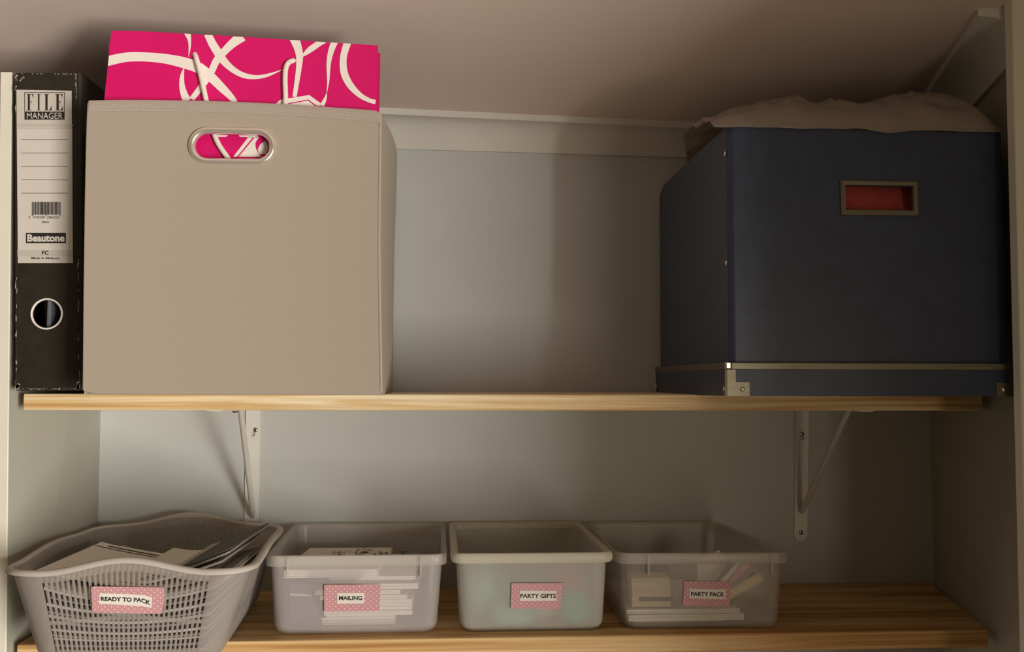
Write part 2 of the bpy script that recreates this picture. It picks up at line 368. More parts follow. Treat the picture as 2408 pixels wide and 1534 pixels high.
# ------------------------------------------------------------------ shelf brackets
def bracket(label, xp, xarm, zt_, zb_, wd, skew, screws, strut_top, strut_bot, rs, ends, striplight):
    t = thing('shelf_bracket', (xp, 247, zt_), label, 'bracket', 'white brackets under the upper shelf')
    n = 12
    out = [(-wd / 2, zt_)] + [(wd / 2, zt_)]
    for k in range(n + 1):
        a = -math.pi * k / n; out.append((wd / 2 * math.cos(a), zb_ + wd / 2 + wd / 2 * math.sin(a)))
    hole = lambda zc_, r: [(r * math.cos(2 * math.pi * k / 14), zc_ + r * math.sin(2 * math.pi * k / 14)) for k in range(14)]
    fill_holed(out, [hole(z, 3.0) for z in ends], 2.2, lambda u, v, w: (xp + u + skew * (v - zt_), 247.3 + w, v)).obj('wall_plate', M['steel_white'], t, bevel=0.3, seg=1)
    # side lips of the pressed plate
    a = MB()
    pz = [(zt_), (zb_ + wd / 2)]
    MB().hexa([(xp - 8, 40, -20.4), (xp + 8, 40, -20.4), (xp + 8, 246, -20.4), (xp - 8, 246, -20.4), (xp - 8, 40, -18.15), (xp + 8, 40, -18.15), (xp + 8, 246, -18.15), (xp - 8, 246, -18.15)]).obj('shelf_arm', M['steel_white'], t, bevel=0.4, seg=1)
    MB().tube(catmull([strut_top + V(0, -3, 2.2), strut_top, strut_top.lerp(strut_bot, .5), strut_bot.lerp(strut_top, .12), strut_bot], 5), [rs] * 16 + [rs * 1.02, rs * .95, rs * .8, rs * .6, rs * .5], 12).obj('strut', M['steel_grey'], t, smooth=True)
    for (sx, sz) in screws:
        s = MB().disc((sx, 247.2, sz), 3.4, 1.4, (0, -1, 0), 16, dome=1).obj('screw', M['screw'], t, smooth=True)
        MB().box(sx - 1.8, sx + 1.8, 245.6, 246.4, sz - .35, sz + .35).box(sx - .35, sx + .35, 245.6, 246.4, sz - 1.8, sz + 1.8).obj('screw_slot', M['dark_hole'], s)
    s = MB().disc((xarm, 50, -20.4), 3.6, 2.2, (0, 0, -1), 16, dome=1).obj('screw', M['screw'], t, smooth=True)
    return t
bracket('left white shelf bracket, rising behind the slotted basket', -276, -254, -20.5, -215, 19.0, -0.004, [(-272, -52.5)],
        V(-261.5, 112, -22), V(-271.8, 242, -170), 3.6, [-58.2], 1)
bracket('right white shelf bracket with rounded lower end, below the blue box', 488, 483.5, -20.5, -208, 18.6, 0.031, [(486, -58.5), (482.6, -195.8)],
        V(494.5, 110, -22), V(481.8, 242, -168), 3.7, [-64.5], 0)

# ------------------------------------------------------------------ black lever arch file
YF = -15.0
fq = quadmap(at(37, 171, YF), at(181, 172, YF), at(189, 918.5, YF), at(38, 919.5, YF))
def fm(u, v, y=YF):
    p = fq(u, v); p.y = y; return p
fl = thing('lever_arch_file', fq(.5, 0) + V(0, 130, 0), 'worn black lever arch file with white spine label and finger ring', 'file')
W_, H_ = 66.0, 346.0
def wob(i): return 0.0
circ = [(0.483 + 16.0 / W_ * math.cos(2 * math.pi * k / 36), 0.238 + 16.0 / H_ * math.sin(2 * math.pi * k / 36)) for k in range(36)]
outer = [(0.02, 0.0), (0.98, 0.0), (1.0, .006), (1.0, 0.994), (0.98, 1.0), (0.5, 1.001), (0.02, 1.0), (0.0, .994), (0.0, .006)]
fill_holed(outer, [circ], 2.6, lambda u, v, w: fm(u, v, YF + w)).obj('spine', M['black'], fl, bevel=0.7, seg=2)
# side covers, joined to the spine by a rounded hinge
def cover(side):
    loops = []
    for v in (0.0, 0.5, 1.0):
        b = fm(0 if side < 0 else 1, v); pr = []
        if side > 0:
            pts = [(0.2, 0.2), (2.6, .6), (4.6, 2.6), (5.6, 6), (6.2, 40), (6.4, 268)]
            th = 2.2
            o = [(b.x + px, YF + py) for px, py in pts]; i = [(b.x + px - th, YF + py + (1.0 if py < 6 else 0)) for px, py in pts]
        else:
            pts = [(-0.3, .3), (-1.3, 2), (-1.8, 6), (-2.0, 40), (-2.0, 268)]; th = -2.0
            o = [(b.x + px, YF + py) for px, py in pts]; i = [(b.x + px - th, YF + py + (1.0 if py < 6 else 0)) for px, py in pts]
        loops.append([(x, y, b.z) for x, y in o] + [(x, y, b.z) for x, y in reversed(i)])
    return MB().loft(loops)
cover(1).obj('cover', M['black'], fl, smooth=True); cover(-1).obj('cover', M['black'], fl, smooth=True)
p0 = fm(.12, .04); p1 = fm(.9, .93)
MB().hexa([(fm(.08, .03).x, 40, 12), (fm(.92, .03).x, 40, 12), (fm(.92, .03).x, 245, 12), (fm(.08, .03).x, 245, 12),
           (fm(.08, .9).x, 40, 325), (fm(.92, .9).x, 40, 325), (fm(.92, .9).x, 245, 325), (fm(.08, .9).x, 245, 325)]).obj('paper_block', M['inner_blue'], fl, bevel=1)
c = fm(0.483, 0.238)
MB().box(c.x - 3, c.x + 1, -8, 38, c.z - 22, c.z + 22).obj('lever_plate', M['inner_blue'], fl, bevel=.8)
MB().tube([(c.x + 7, -6, c.z + 12), (c.x + 7, 12, c.z + 5), (c.x + 7, 30, c.z + 5)], 1.3, 8).obj('lever', M['bright_metal'], fl, smooth=True)
ring = MB(); prof = [(15.0, 1.5), (15.2, -.9), (16.0, -1.3), (16.9, -.6), (17.0, .2), (16.2, 1.6)]
ring.loft([[(c.x + r * math.cos(2 * math.pi * k / 48), YF + y - .1, c.z + r * math.sin(2 * math.pi * k / 48)) for r, y in prof] for k in range(48)], ring=True).obj('finger_ring', M['pink_print'], fl, smooth=True)
# worn corners and edges of the spine
wm = MB()
def chip(u, v, du, dv, y=YF - .25):
    n = 7; pts = []
    for k in range(n):
        a = 2 * math.pi * k / n; r = random.uniform(.55, 1.0)
        q = fm(u + du * r * math.cos(a), v + dv * r * math.sin(a), y); pts.append(q)
    wm.add(pts, [tuple(range(n))])
for k in range(54): chip(random.uniform(.01, .99), .0045 + random.uniform(0, .0015), random.uniform(.02, .05), .0022)
for k in range(26): chip(random.uniform(-.005, .012), random.uniform(.0, .35) if k < 20 else random.uniform(.8, 1), random.uniform(.006, .014), random.uniform(.004, .014))
for k in range(26): chip(.985 + random.uniform(-.006, .012), random.uniform(.0, .40) if k < 20 else random.uniform(.9, 1), random.uniform(.005, .012), random.uniform(.004, .016))
for u in (.03, .965):
    for k in range(5): chip(u + random.uniform(-.015, .015), .012 + random.uniform(-.006, .01), .03, .008)
for k in range(14): chip(random.uniform(.0, 1), .9965, random.uniform(.012, .03), .0018)
for u, v in ((.0, .985), (.015, .975), (.02, .99), (.075, .975), (.1, .981), (.13, .985), (.01, .955)): chip(u, v, .018, .004)
tag(wm.obj('worn_edge', M['worn'], fl), kind='stuff')
def flq(pxs, name, m, parent, dy=0.0):
    return MB().add([at(x, y, YF - dy) for x, y in pxs], [tuple(range(len(pxs)))]).obj(name, m, parent)
lab = MB().hexa([at(*p, YF - d) for d in (.1, .5) for p in ((42, 619), (171.5, 619), (168.5, 213.5), (38.5, 211))]).obj('spine_label', M['label_grey'], fl)
flq([(42, 588), (171, 588), (170, 301), (40, 301)], 'label_window', M['label_white'], lab, .56)
for a, b in ((292, 298), (301, 303.5), (588, 603)):
    bd = MB().add([at(x, y, YF - .6) for x, y in ((41, b), (170.8, b), (170.5, a), (40.6, a))], [(0, 1, 2, 3)]); bd.obj('label_band', M['label_band'], lab)
# FILE in tall modern serif capitals, drawn as shapes
def glyph(ch):
    R_ = lambda a, b, c_, d: [(a, c_), (b, c_), (b, d), (a, d)]
    st = R_(.20, .47, 0, 1)
    if ch == 'I': return [R_(.34, .64, 0, 1), R_(.10, .88, 0, .03), R_(.10, .88, .97, 1)]
    if ch == 'F': return [st, R_(.02, .66, 0, .03), R_(.02, .95, .97, 1), [(.95, 1), (.78, .97), (.93, .74)], R_(.47, .68, .49, .52), [(.68, .62), (.60, .505), (.68, .39)]]
    if ch == 'L': return [st, R_(.02, .66, .97, 1), R_(.02, .95, 0, .03), [(.98, .30), (.74, .03), (.95, 0)]]
    if ch == 'E': return [st, R_(.02, .95, 0, .03), R_(.02, .92, .97, 1), [(.92, 1), (.75, .97), (.90, .76)], [(.99, .26), (.74, .03), (.95, 0)], R_(.47, .66, .50, .53), [(.66, .63), (.58, .515), (.66, .40)]]
ink = MB()
for ch, xa, xb in (('F', 62, 79.5), ('I', 85.5, 97), ('L', 103, 122), ('E', 129, 148.5)):
    q = quadmap(at(xa, 221, YF - .8), at(xb, 221.3, YF - .8), at(xb, 260, YF - .8), at(xa, 259.6, YF - .8))
    for pl in glyph(ch): ink.add([q(u, v) for u, v in pl], [tuple(range(len(pl)))])
def rect_px(mb, x0, y0, x1, y1, dy): mb.add([at(x, y, YF - dy) for x, y in ((x0, y1), (x1, y1), (x1, y0), (x0, y0))], [(0, 1, 2, 3)])
rect_px(ink, 57.5, 217, 152.5, 218.3, .8); rect_px(ink, 57.5, 217, 58.8, 264, .8); rect_px(ink, 151, 217, 152.4, 264, .8)
rect_px(ink, 57.8, 262.5, 151.8, 281.5, .8)
rect_px(ink, 61, 548, 155, 572, .8)
for y in (328, 359.5, 391, 422.5, 454): rect_px(ink, 50, y, 159.5, y + 1.0, .8)
x = 75.0; random.seed(11)
while x < 142:
    wd = random.choice((.7, .7, 1.2, 1.7, 2.3)); rect_px(ink, x, 475, min(x + wd, 142.4), 508 if (x < 77.5 or x > 140 or 107 < x < 109.5) else 505, .8)
    x += wd + random.choice((.6, .6, .9, 1.4))
for s, x0, y0, x1, y1, b in (('4', 67, 508, 71, 514, 0.0), ('710581', 77, 508, 106, 514, 0.0), ('286255', 110, 508, 139, 514, 0.0), ('28625', 98, 520, 115, 525, .01), ('FC', 99, 590, 114, 599.5, .03), ('Made In Malaysia', 74, 605, 140, 611, .02)):
    t_ = text_on(s, quadmap(at(x0, y0, YF - .8), at(x1, y0, YF - .8), at(x1, y1, YF - .8), at(x0, y1, YF - .8)), b); ink.add(t_.v, t_.f)
ink.obj('printed_lettering', M['ink'], lab)
for s, x0, y0, x1, y1, b in (('MANAGER', 63, 265, 147, 279.5, 0.0), ('Beautone', 64, 551, 152, 569, .045)):
    t_ = text_on(s, quadmap(at(x0, y0, YF - 1.0), at(x1, y0, YF - 1.0), at(x1, y1, YF - 1.0), at(x0, y1, YF - 1.0)), b); t_.obj('reversed_lettering', M['label_white'], lab)

# the neighbouring compartment: a navy binder on its own shelf, only a sliver shows past the partition
nb_x = xpart(345) - TH - 1.5
sh2 = thing('shelf', (-640, 120, -18), 'sliver of pine shelf beyond the left partition edge', 'shelf')
MB().box(-760, -495, 2, 248, -18, 0).obj('board', M['pine'], sh2, bevel=1.5)
nb = thing('ring_binder', (nb_x - 35, 100, 0), 'navy ring binder with white top beyond the left partition', 'binder')
MB().box(nb_x - 60, nb_x, -3, 235, 0.3, 341).obj('cover', M['navy_binder'], nb, bevel=2)
MB().box(nb_x - 58, nb_x + .4, -3.6, 60, 329, 341.5).obj('top_label', M['paper'], nb, bevel=.4)

# ------------------------------------------------------------------ grey fabric bin
YB = -70.0
gb = thing('fabric_storage_bin', (-230, 80, 0), 'large taupe fabric storage bin with chrome handle hole, on upper shelf', 'storage bin')
topz = [at(px, py, YB) for px, py in ((204, 243), (209, 237.5), (300, 236), (430, 237.5), (560, 241), (700, 248), (800, 255), (870, 260), (889, 264), (892.5, 270))]
botz = [at(px, py, YB) for px, py in ((892, 600), (893, 900), (896, 930), (850, 931), (600, 931), (400, 929), (230, 927), (198, 923), (193, 915))]
leftz = [at(195, 700, YB), at(198, 480, YB), at(201, 330, YB)]
out2 = [(p.x, max(p.z, 0.3)) for p in topz + botz + leftz]
g0 = at(546.5, 344, YB)
def stadium(cx_, cz_, L_, H, n=12, dx=0.0):
    pts = []; r = H / 2; s = L_ / 2 - r
    for k in range(n + 1):
        a = -math.pi / 2 + math.pi * k / n; pts.append((cx_ + s + r * math.cos(a), cz_ + r * math.sin(a)))
    for k in range(n + 1):
        a = math.pi / 2 + math.pi * k / n; pts.append((cx_ - s + r * math.cos(a), cz_ + r * math.sin(a)))
    return pts
fp = fill_holed(out2, [stadium(g0.x, g0.z, 80, 29)], 3.0, lambda u, v, w_: (u, YB + w_, v)).obj('front_panel', M['grey_fabric'], gb, bevel=1.2, seg=3)
# hem band along the top, one row of stitches, piping down the right corner
hb = []; st = MB()
tp = catmull([(p.x, 0, p.z) for p in topz[1:]], 5)
for p in tp: hb.append([(p.x, YB - .55, p.z - 11.5), (p.x, YB - .9, p.z - 10), (p.x, YB - .9, p.z - 1), (p.x, YB, p.z + .5), (p.x, YB + 2, p.z + .5), (p.x, YB + 2, p.z - 11.5)])
hem = MB().loft(hb).obj('hem', M['hem_fabric'], gb, smooth=True, angle=50)
tl = 0.0
for i in range(len(tp) - 1):
    a, b = tp[i], tp[i + 1]; n = max(1, int((b - a).length / 4))
    for k in range(n):
        p = a.lerp(b, (k + .15) / n); q = a.lerp(b, (k + .8) / n)
        st.add([(p.x, YB - 1.0, p.z - 9.2), (q.x, YB - 1.0, q.z - 9.2), (q.x, YB - 1.0, q.z - 8.6), (p.x, YB - 1.0, p.z - 8.6)], [(0, 1, 2, 3)])
st.obj('stitching', M['stitch'], hem)
xr_t, xr_b = at(893, 300, YB).x, at(895, 920, YB).x
MB().tube(catmull([(xr_t - .3, YB + 1.6, 294), (xr_t + .3, YB + 1.2, 280), (xr_t + .6, YB + 1.2, 150), (xr_b, YB + 1.2, 20), (xr_b, YB + 1.8, 2.6)], 6), 1.9, 10).obj('piping', M['hem_fabric'], gb, smooth=True)
# right side panel: sags outwards near the top, tucks in at the back and bottom
def side_panel(sgn, xt_, xb_, bul):
    nU, nV = 14, 16; L1 = []
    for i in range(nU + 1):
        u = i / nU; y = YB + 2.4 + u * 306; lp = []
        for j in range(nV + 1):
            v = j / nV
            x = xb_ + (xt_ - xb_) * min(1, v * 1.6) + sgn * (bul * math.sin(math.pi * min(1, u * 1.06)) * (v ** .55) - 9.5 * u * (1 - v) ** 1.3 - 5.5 * u * v)
            zz = .4 + v * (297.5 - 1.5 * math.sin(math.pi * u) - 6 * u * u)
            if v == 1 and u < .06: zz -= 3
            lp.append((x, y, zz))
        L1.append(lp)
    th = -2.6 * sgn
    loops = [lp + [(x + th, y, z) for x, y, z in reversed(lp)] for lp in L1]
    return MB().loft(loops)
side_panel(1, xr_t + 1.0, xr_b + 1.0, 9.5).obj('side_panel', M['grey_fabric'], gb, smooth=True, angle=50)
xl_t, xl_b = at(203, 260, YB).x, at(193.5, 915, YB).x
side_panel(-1, xl_t + 1.2, xl_b + 1.0, 2.0).obj('side_panel', M['grey_fabric'], gb, smooth=True, angle=50)
MB().box(xl_t + 2, xr_t - 6, 234.5, 237, 2, 290).obj('back_panel', M['grey_fabric'], gb, bevel=1)
MB().box(xl_b + 6, xr_b - 10, YB + 3.5, 234, .3, 2.8).obj('base_panel', M['grey_fabric'], gb, bevel=.8)
# chrome oval grommet
pr = [(0, 1.6), (.3, -1.2), (1.8, -3.1), (4.2, -3.6), (6.4, -2.4), (7.2, -.3)]
n = 16
gl = []
base = stadium(0, 0, 77, 26, n)
def stad_off(d): return stadium(g0.x, g0.z, 76 + 2 * d, 25.5 + 2 * d, n)
MB().loft([[(x, YB + y, z) for x, z in stad_off(d)] for d, y in pr], cap0=False, cap1=False).obj('grommet', M['chrome'], gb, smooth=True, angle=70)

# ------------------------------------------------------------------ magenta gift bag standing in the bin
YG = -58.0
bag = thing('gift_bag', (-225, -50, 3), 'magenta paper gift bag with white ribbon print, standing in taupe bin', 'gift bag')
KG = -0.004
def bg(px, py, dy=0.0):
    p = at(px, py, YG - dy); return p
bl, br = bg(236, 360), bg(884, 380)
outl = [bg(*p) for p in ((262, 72), (330, 73.5), (400, 77), (560, 86), (720, 96), (889, 107), (888.5, 160), (886.5, 258))]
outl2 = [(p.x, p.z) for p in outl] + [(-84.5, 200), (-86, 8), (-366, 8), (-370, 200), (bg(245, 236).x, bg(245, 236).z)]
fill_holed(outl2, [], .5, lambda u, v, w_: (u, YG + w_, v)).obj('front_panel', M['pink'], bag)
fill_holed([(u + 1.9 if u > -200 else u, v - (5.5 if v > 350 else 0)) for u, v in outl2], [], .5, lambda u, v, w_: (u, YG + 7 + w_, v)).obj('back_panel', M['pink'], bag)
MB().hexa([(-86.3, YG + .5, 10), (-85.6, YG + .5, 10), (-84.6, YG + 7, 10), (-86, YG + 7, 10), (-87.2, YG + .5, 362), (-86.4, YG + .5, 362), (-84.6, YG + 7, 362), (-86, YG + 7, 362)]).obj('gusset', M['pink'], bag)
MB().hexa([(-370, YG + .5, 10), (-369, YG + .5, 10), (-369, YG + 7, 10), (-370, YG + 7, 10), (-367, YG + .5, 370), (-366, YG + .5, 370), (-366, YG + 7, 366), (-367, YG + 7, 366)]).obj('gusset', M['pink'], bag)
def cr(cx_, cy_): return (220 + cx_ / 3.254, 40 + cy_ / 3.254)       # measured on an enlargement of the bag
RIB = [
 [(104, 338, 76), (250, 308, 72), (400, 306, 70), (550, 320, 74), (690, 350, 84), (800, 388, 84), (890, 452, 74), (985, 545, 64), (1045, 605, 50), (1085, 655, 40)],
 [(752, 628, 40), (850, 500, 48), (900, 420, 52), (940, 335, 56), (985, 280, 56), (1060, 205, 66), (1138, 145, 84)],
 [(873, 128, 58), (910, 205, 62), (960, 285, 66), (1010, 352, 56), (1080, 412, 46), (1160, 450, 40), (1250, 460, 30), (1340, 443, 22), (1448, 402, 3)],
 [(718, 118, 52), (734, 180, 26), (735, 235, 16), (727, 306, 2)],
 [(693, 386, 4), (678, 450, 30), (676, 520, 42), (693, 590, 54), (716, 642, 62)],
 [(1537, 162, 76), (1563, 235, 62), (1576, 300, 54), (1572, 380, 44), (1560, 470, 38), (1546, 560, 34), (1538, 612, 32)],
 [(1588, 308, 8), (1650, 255, 44), (1720, 205, 46), (1762, 176, 54)],
 [(1846, 184, 52), (1815, 270, 44), (1800, 350, 34), (1797, 430, 25), (1795, 500, 15), (1785, 578, 3)],
 [(1784, 578, 3), (1773, 625, 22), (1748, 678, 36)],
 [(1943, 196, 58), (1915, 290, 52), (1910, 370, 54), (1925, 450, 56), (1970, 530, 52), (2040, 600, 40), (2110, 638, 33), (2158, 651, 33)],
]
prt = MB()
for ri, rb in enumerate(RIB):
    pts = catmull([(a, b, c_) for a, b, c_ in rb], 7); L_ = []
    for i, p in enumerate(pts):
        d = (pts[min(i + 1, len(pts) - 1)] - pts[max(i - 1, 0)]); d.z = 0; d.normalize(); nn = Vector((-d.y, d.x, 0)) * p.z / 2
        A, B = p + nn, p - nn
        L_.append([bg(*cr(A.x, A.y), .2 + .04 * ri), bg(*cr(B.x, B.y), .2 + .04 * ri)])
    prt.loft(L_, closed=False, cap0=False, cap1=False)
for pl in ([(1396, 662), (1430, 633), (1650, 597), (1704, 636), (1744, 664), (1735, 680), (1702, 676), (1643, 631), (1490, 660), (1488, 690), (1396, 690)],
           [(1486, 668), (1640, 640), (1692, 680), (1692, 740), (1486, 740)],
           [(1068, 1070), (1185, 918), (1222, 918), (1098, 1070)], [(1110, 1070), (1236, 918), (1265, 918), (1238, 965), (1240, 1000), (1256, 1035), (1275, 1060), (1300, 1070)],
           [(1268, 1050), (1256, 1015), (1275, 975), (1316, 945), (1345, 990), (1320, 1050)], [(1110, 905), (1260, 905), (1255, 922), (1120, 918)], [(920, 900), (1030, 905), (1015, 918), (930, 918)]):
    prt.add([bg(*cr(a, b), .25) for a, b in pl], [tuple(range(len(pl)))])
po = prt.obj('ribbon_print', M['pink_print'], bag)
bmm = bmesh.new(); bmm.from_mesh(po.data)
edge = [(p.x, p.z) for p in outl]; edge = [(bg(245, 236).x, bg(245, 236).z)] + edge + [(-84.6, 230)]
for (ax, az), (bx, bz) in zip(edge, edge[1:]):
    nn = Vector((-(bz - az), 0, bx - ax)).normalized()
    bmesh.ops.bisect_plane(bmm, geom=bmm.verts[:] + bmm.edges[:] + bmm.faces[:], plane_co=Vector((ax, 0, az)) * MM - nn * .0002, plane_no=nn, clear_outer=True)
bmm.to_mesh(po.data); bmm.free()
cp = [bg(*cr(a, b), d) for a, b, d in ((775, 285, -1), (790, 330, 2.8), (822, 455, 3), (862, 640, 3), (930, 915, 3), (1015, 1062, 3), (1120, 1190, 3), (1260, 1210, 3), (1390, 1050, 3), (1452, 820, 3), (1468, 640, 3), (1465, 500, 3), (1468, 410, 3), (1485, 358, 3), (1510, 340, 2.6), (1532, 334, -1))]
MB().tube(catmull(cp, 6), 2.75, 10).obj('cord_handle', M['cord'], bag, smooth=True)

# ------------------------------------------------------------------ upturned lid and navy box on the right
def rrect(x0, x1, y0, y1, r, z, n=5):
    pts = []
    for cx_, cy_, a0 in ((x1 - r, y1 - r, 0), (x0 + r, y1 - r, 90), (x0 + r, y0 + r, 180), (x1 - r, y0 + r, 270)):
        for k in range(n + 1):
            a = math.radians(a0 + 90 * k / n); pts.append((cx_ + r * math.cos(a), cy_ + r * math.sin(a), z))
    return pts
LX0, LX1, LY0, LY1 = 273.0, 578.5, -113.0, 222.0
lid = thing('box_lid', (425, 55, 0), 'upturned navy lid with metal corners, under the navy box', 'box lid')
def tray(x0, x1, y0, y1, z0, z1, th, r, lift=0.0):
    lp = lambda d, z: [(x, y, z if z > 6 else z) for x, y, z in rrect(x0 + d, x1 - d, y0 + d, y1 - d, max(r - d, .3), z)]
    return MB().loft([lp(0, z0), lp(0, z1), lp(th, z1), lp(th, z0 + th)])
tray(LX0, LX1, LY0, LY1, .3, 33.5, 2.2, 1.5).obj('tray', M['navy'], lid, smooth=True, angle=40)
rim = MB()
zr0, zr1 = 27.2, 34.6
for (a, b) in (((LX0 + 5, LY0 - .7), (LX1 - 5, LY0 + 2.4)), ((LX0 + 5, LY1 - 2.4), (LX1 - 5, LY1 + .7)), ((LX0 - .7, LY0 + 5), (LX0 + 2.4, LY1 - 5)), ((LX1 - 2.4, LY0 + 5), (LX1 + .7, LY1 - 5))):
    MB().box(a[0], b[0], a[1], b[1], zr0, zr1).obj('rim_channel', M['bronze'], lid, bevel=.9, seg=3)
for sx in (0, 1):
    for sy in (0, 1):
        ex = LX0 if sx == 0 else LX1; ey = LY0 if sy == 0 else LY1; dx = 1 if sx == 0 else -1; dy = 1 if sy == 0 else -1
        cbm = MB()
        o2 = [(0, 0), (24, 0), (24, 14), (10, 14), (10, 26.5), (0, 26.5)]
        fill = lambda fn: cbm.add([fn(u, v, 0) for u, v in o2] + [fn(u, v, 1) for u, v in o2], [tuple(range(6)), tuple(reversed(range(6, 12)))] + [(i, (i + 1) % 6, (i + 1) % 6 + 6, i + 6) for i in range(6)])
        fill(lambda u, v, w_: (ex + dx * (u - .6), ey - dy * (.15 + .6 * w_), v + .5))
        fill(lambda u, v, w_: (ex - dx * (.15 + .6 * w_), ey + dy * (u * .45 - .6), v + .5))
        cbk = cbm.obj('corner_plate', M['bronze'], lid)
        MB().tube([(ex - dx * .3, ey - dy * .3, .5), (ex - dx * .3, ey - dy * .3, 27)], 1.2, 8).obj('corner_fold', M['bright_metal'], cbk, smooth=True)
        MB().disc((ex + dx * 16, ey - dy * .8, 7.5), 2.6, 1.4, (0, -dy, 0), 14, dome=1).obj('stud', M['bright_metal'], cbk, smooth=True)
        MB().disc((ex - dx * .8, ey + dy * 6, 7.5), 2.4, 1.3, (-dx, 0, 0), 14, dome=1).obj('stud', M['bright_metal'], cbk, smooth=True)
        MB().box(*sorted((ex - dx * .9, ex + dx * 5)), *sorted((ey - dy * .9, ey + dy * 5)), 27.6, 35).obj('rim_joint', M['bright_metal'] if (sx == 0 and sy == 0) else M['bronze'], lid, bevel=1.2, seg=3)  # front-left joint: its highlight is put into a brighter metal

nbx = thing('storage_box', (428, 55, 2.6), 'large open navy cardboard box with metal label holder, on upper shelf', 'storage box')
BX0, BX1, BY0, BY1 = 278.5, 575.0, -106.0, 215.0
bz0, bz1 = 2.8, 279.5
h0, h1 = at(1981, 431, BY0), at(2152, 501, BY0)
# wrapped wall: left, back, right as one folded sheet; the front carries the opening
def ztop(x, y):
    u = (x - BX0) / (BX1 - BX0)
    return bz1 - 1.5 * math.sin(math.pi * u) * (1 if y < BY0 + 5 else 0)
loops = []
R_ = 7.0; path = []
for k in range(7):
    a = math.radians(270 - 90 * k / 6); path.append((BX0 + R_ + R_ * math.cos(a), BY0 + R_ + R_ * math.sin(a)))
for k in range(1, 12): path.append((BX0 - 1.0 * math.sin(math.pi * k / 12), BY0 + R_ + (BY1 - BY0 - R_) * k / 12))
path += [(BX0, BY1), (BX0 + 4, BY1), (BX1 - 4, BY1), (BX1, BY1), (BX1, (BY0 + BY1) / 2), (BX1, BY0 + R_)]
for k in range(1, 7):
    a = math.radians(0 - 90 * k / 6); path.append((BX1 - R_ + R_ * math.cos(a), BY0 + R_ + R_ * math.sin(a)))
cen = Vector(((BX0 + BX1) / 2, (BY0 + BY1) / 2, 0))
def topcut(i, x, y):
    d = min(abs(y - BY1), 40)
    return bz1 - (8 * math.exp(-d / 7) if x < BX0 + 3 or x > BX1 - 3 else 0) - (3.0 if i == 0 else 0)
for i, (x, y) in enumerate(path):
    ix = x + (2.2 if x < cen.x else -2.2) * (1 if abs(x - cen.x) > 140 else 0); iy = y + (2.2 if y < cen.y else -2.2) * (1 if (y < BY0 + 6 or y > BY1 - 1) else 0)
    zt1 = bz1 - (7.5 * math.exp(-abs(y - BY1) / 8))
    loops.append([(x, y, bz0), (x, y, zt1), (ix, iy, zt1), (ix, iy, bz0)])
MB().loft(loops).obj('wrap', M['navy'], nbx, smooth=True, angle=50)
fo = [(BX0 + R_ - .2, bz0), (BX1 - R_ + .2, bz0), (BX1 - R_ + .2, bz1 - .6), (520, bz1 - 1.6), (430, bz1 - 1.2), (340, bz1), (BX0 + R_ - .2, bz1)]
fill_holed(fo, [[(h0.x + 3, h1.z + 3), (h1.x - 3, h1.z + 3), (h1.x - 3, h0.z - 3), (h0.x + 3, h0.z - 3)]], 2.2, lambda u, v, w_: (u, BY0 + w_, v)).obj('front_panel', M['navy'], nbx)
MB().box(BX0 + 3, BX1 - 3, BY0 + 3, BY1 - 3, bz0, bz0 + 2).obj('base_panel', M['navy_edge'], nbx)
fr = MB()
def frame_loop(d, y): return [(h0.x - 3 + d, y, h1.z - 3.2 + d), (h1.x + 3.3 - d, y, h1.z - 3.2 + d), (h1.x + 3.3 - d, y, h0.z + 3.2 - d), (h0.x - 3 + d, y, h0.z + 3.2 - d)]
fr.loft([frame_loop(0, BY0 - .1), frame_loop(.2, BY0 - 1.8), frame_loop(1.4, BY0 - 2.4), frame_loop(5.2, BY0 - 2.2), frame_loop(5.9, BY0 - .9), frame_loop(6.1, BY0 + .4)], cap0=False, cap1=False).obj('label_holder', M['bronze'], nbx)
for zz in (252.0, 137.5):
    MB().disc((BX0 - .1 - .15, -118.0 + 12 + 6.5, zz), 3.0, 1.6, (-1, 0, 0), 16, dome=1).obj('rivet', M['bright_metal'], nbx, smooth=True)
# folded red cloth inside, glimpsed through the label opening
rc = []
for i in range(9):
    u = i / 8; rc.append([(395 + 90 * u, BY0 + 12 + 5 * math.cos(t) , 190 + (10 + 8 * math.sin(u * math.pi)) * (1 + math.sin(t)) * .5 * 1.0 ) for t in [k * 2 * math.pi / 10 for k in range(10)]])
cl = MB()
L_ = []
for i in range(13):
    u = i / 12; x = 388 + 104 * u; lp = []
    for k in range(16):
        t = 2 * math.pi * k / 16
        lp.append((x, BY0 + 32 + 27 * math.cos(t) * (.85 + .1 * math.sin(7 * u)), 130 + (120 + 4 * math.sin(5 * u + 1)) * math.sin(t)))
    L_.append(lp)
tag(MB().loft(L_).obj('red_cloth', M['red_cloth'], smooth=True), 'red cloth glimpsed through the label opening of the navy box', 'cloth')

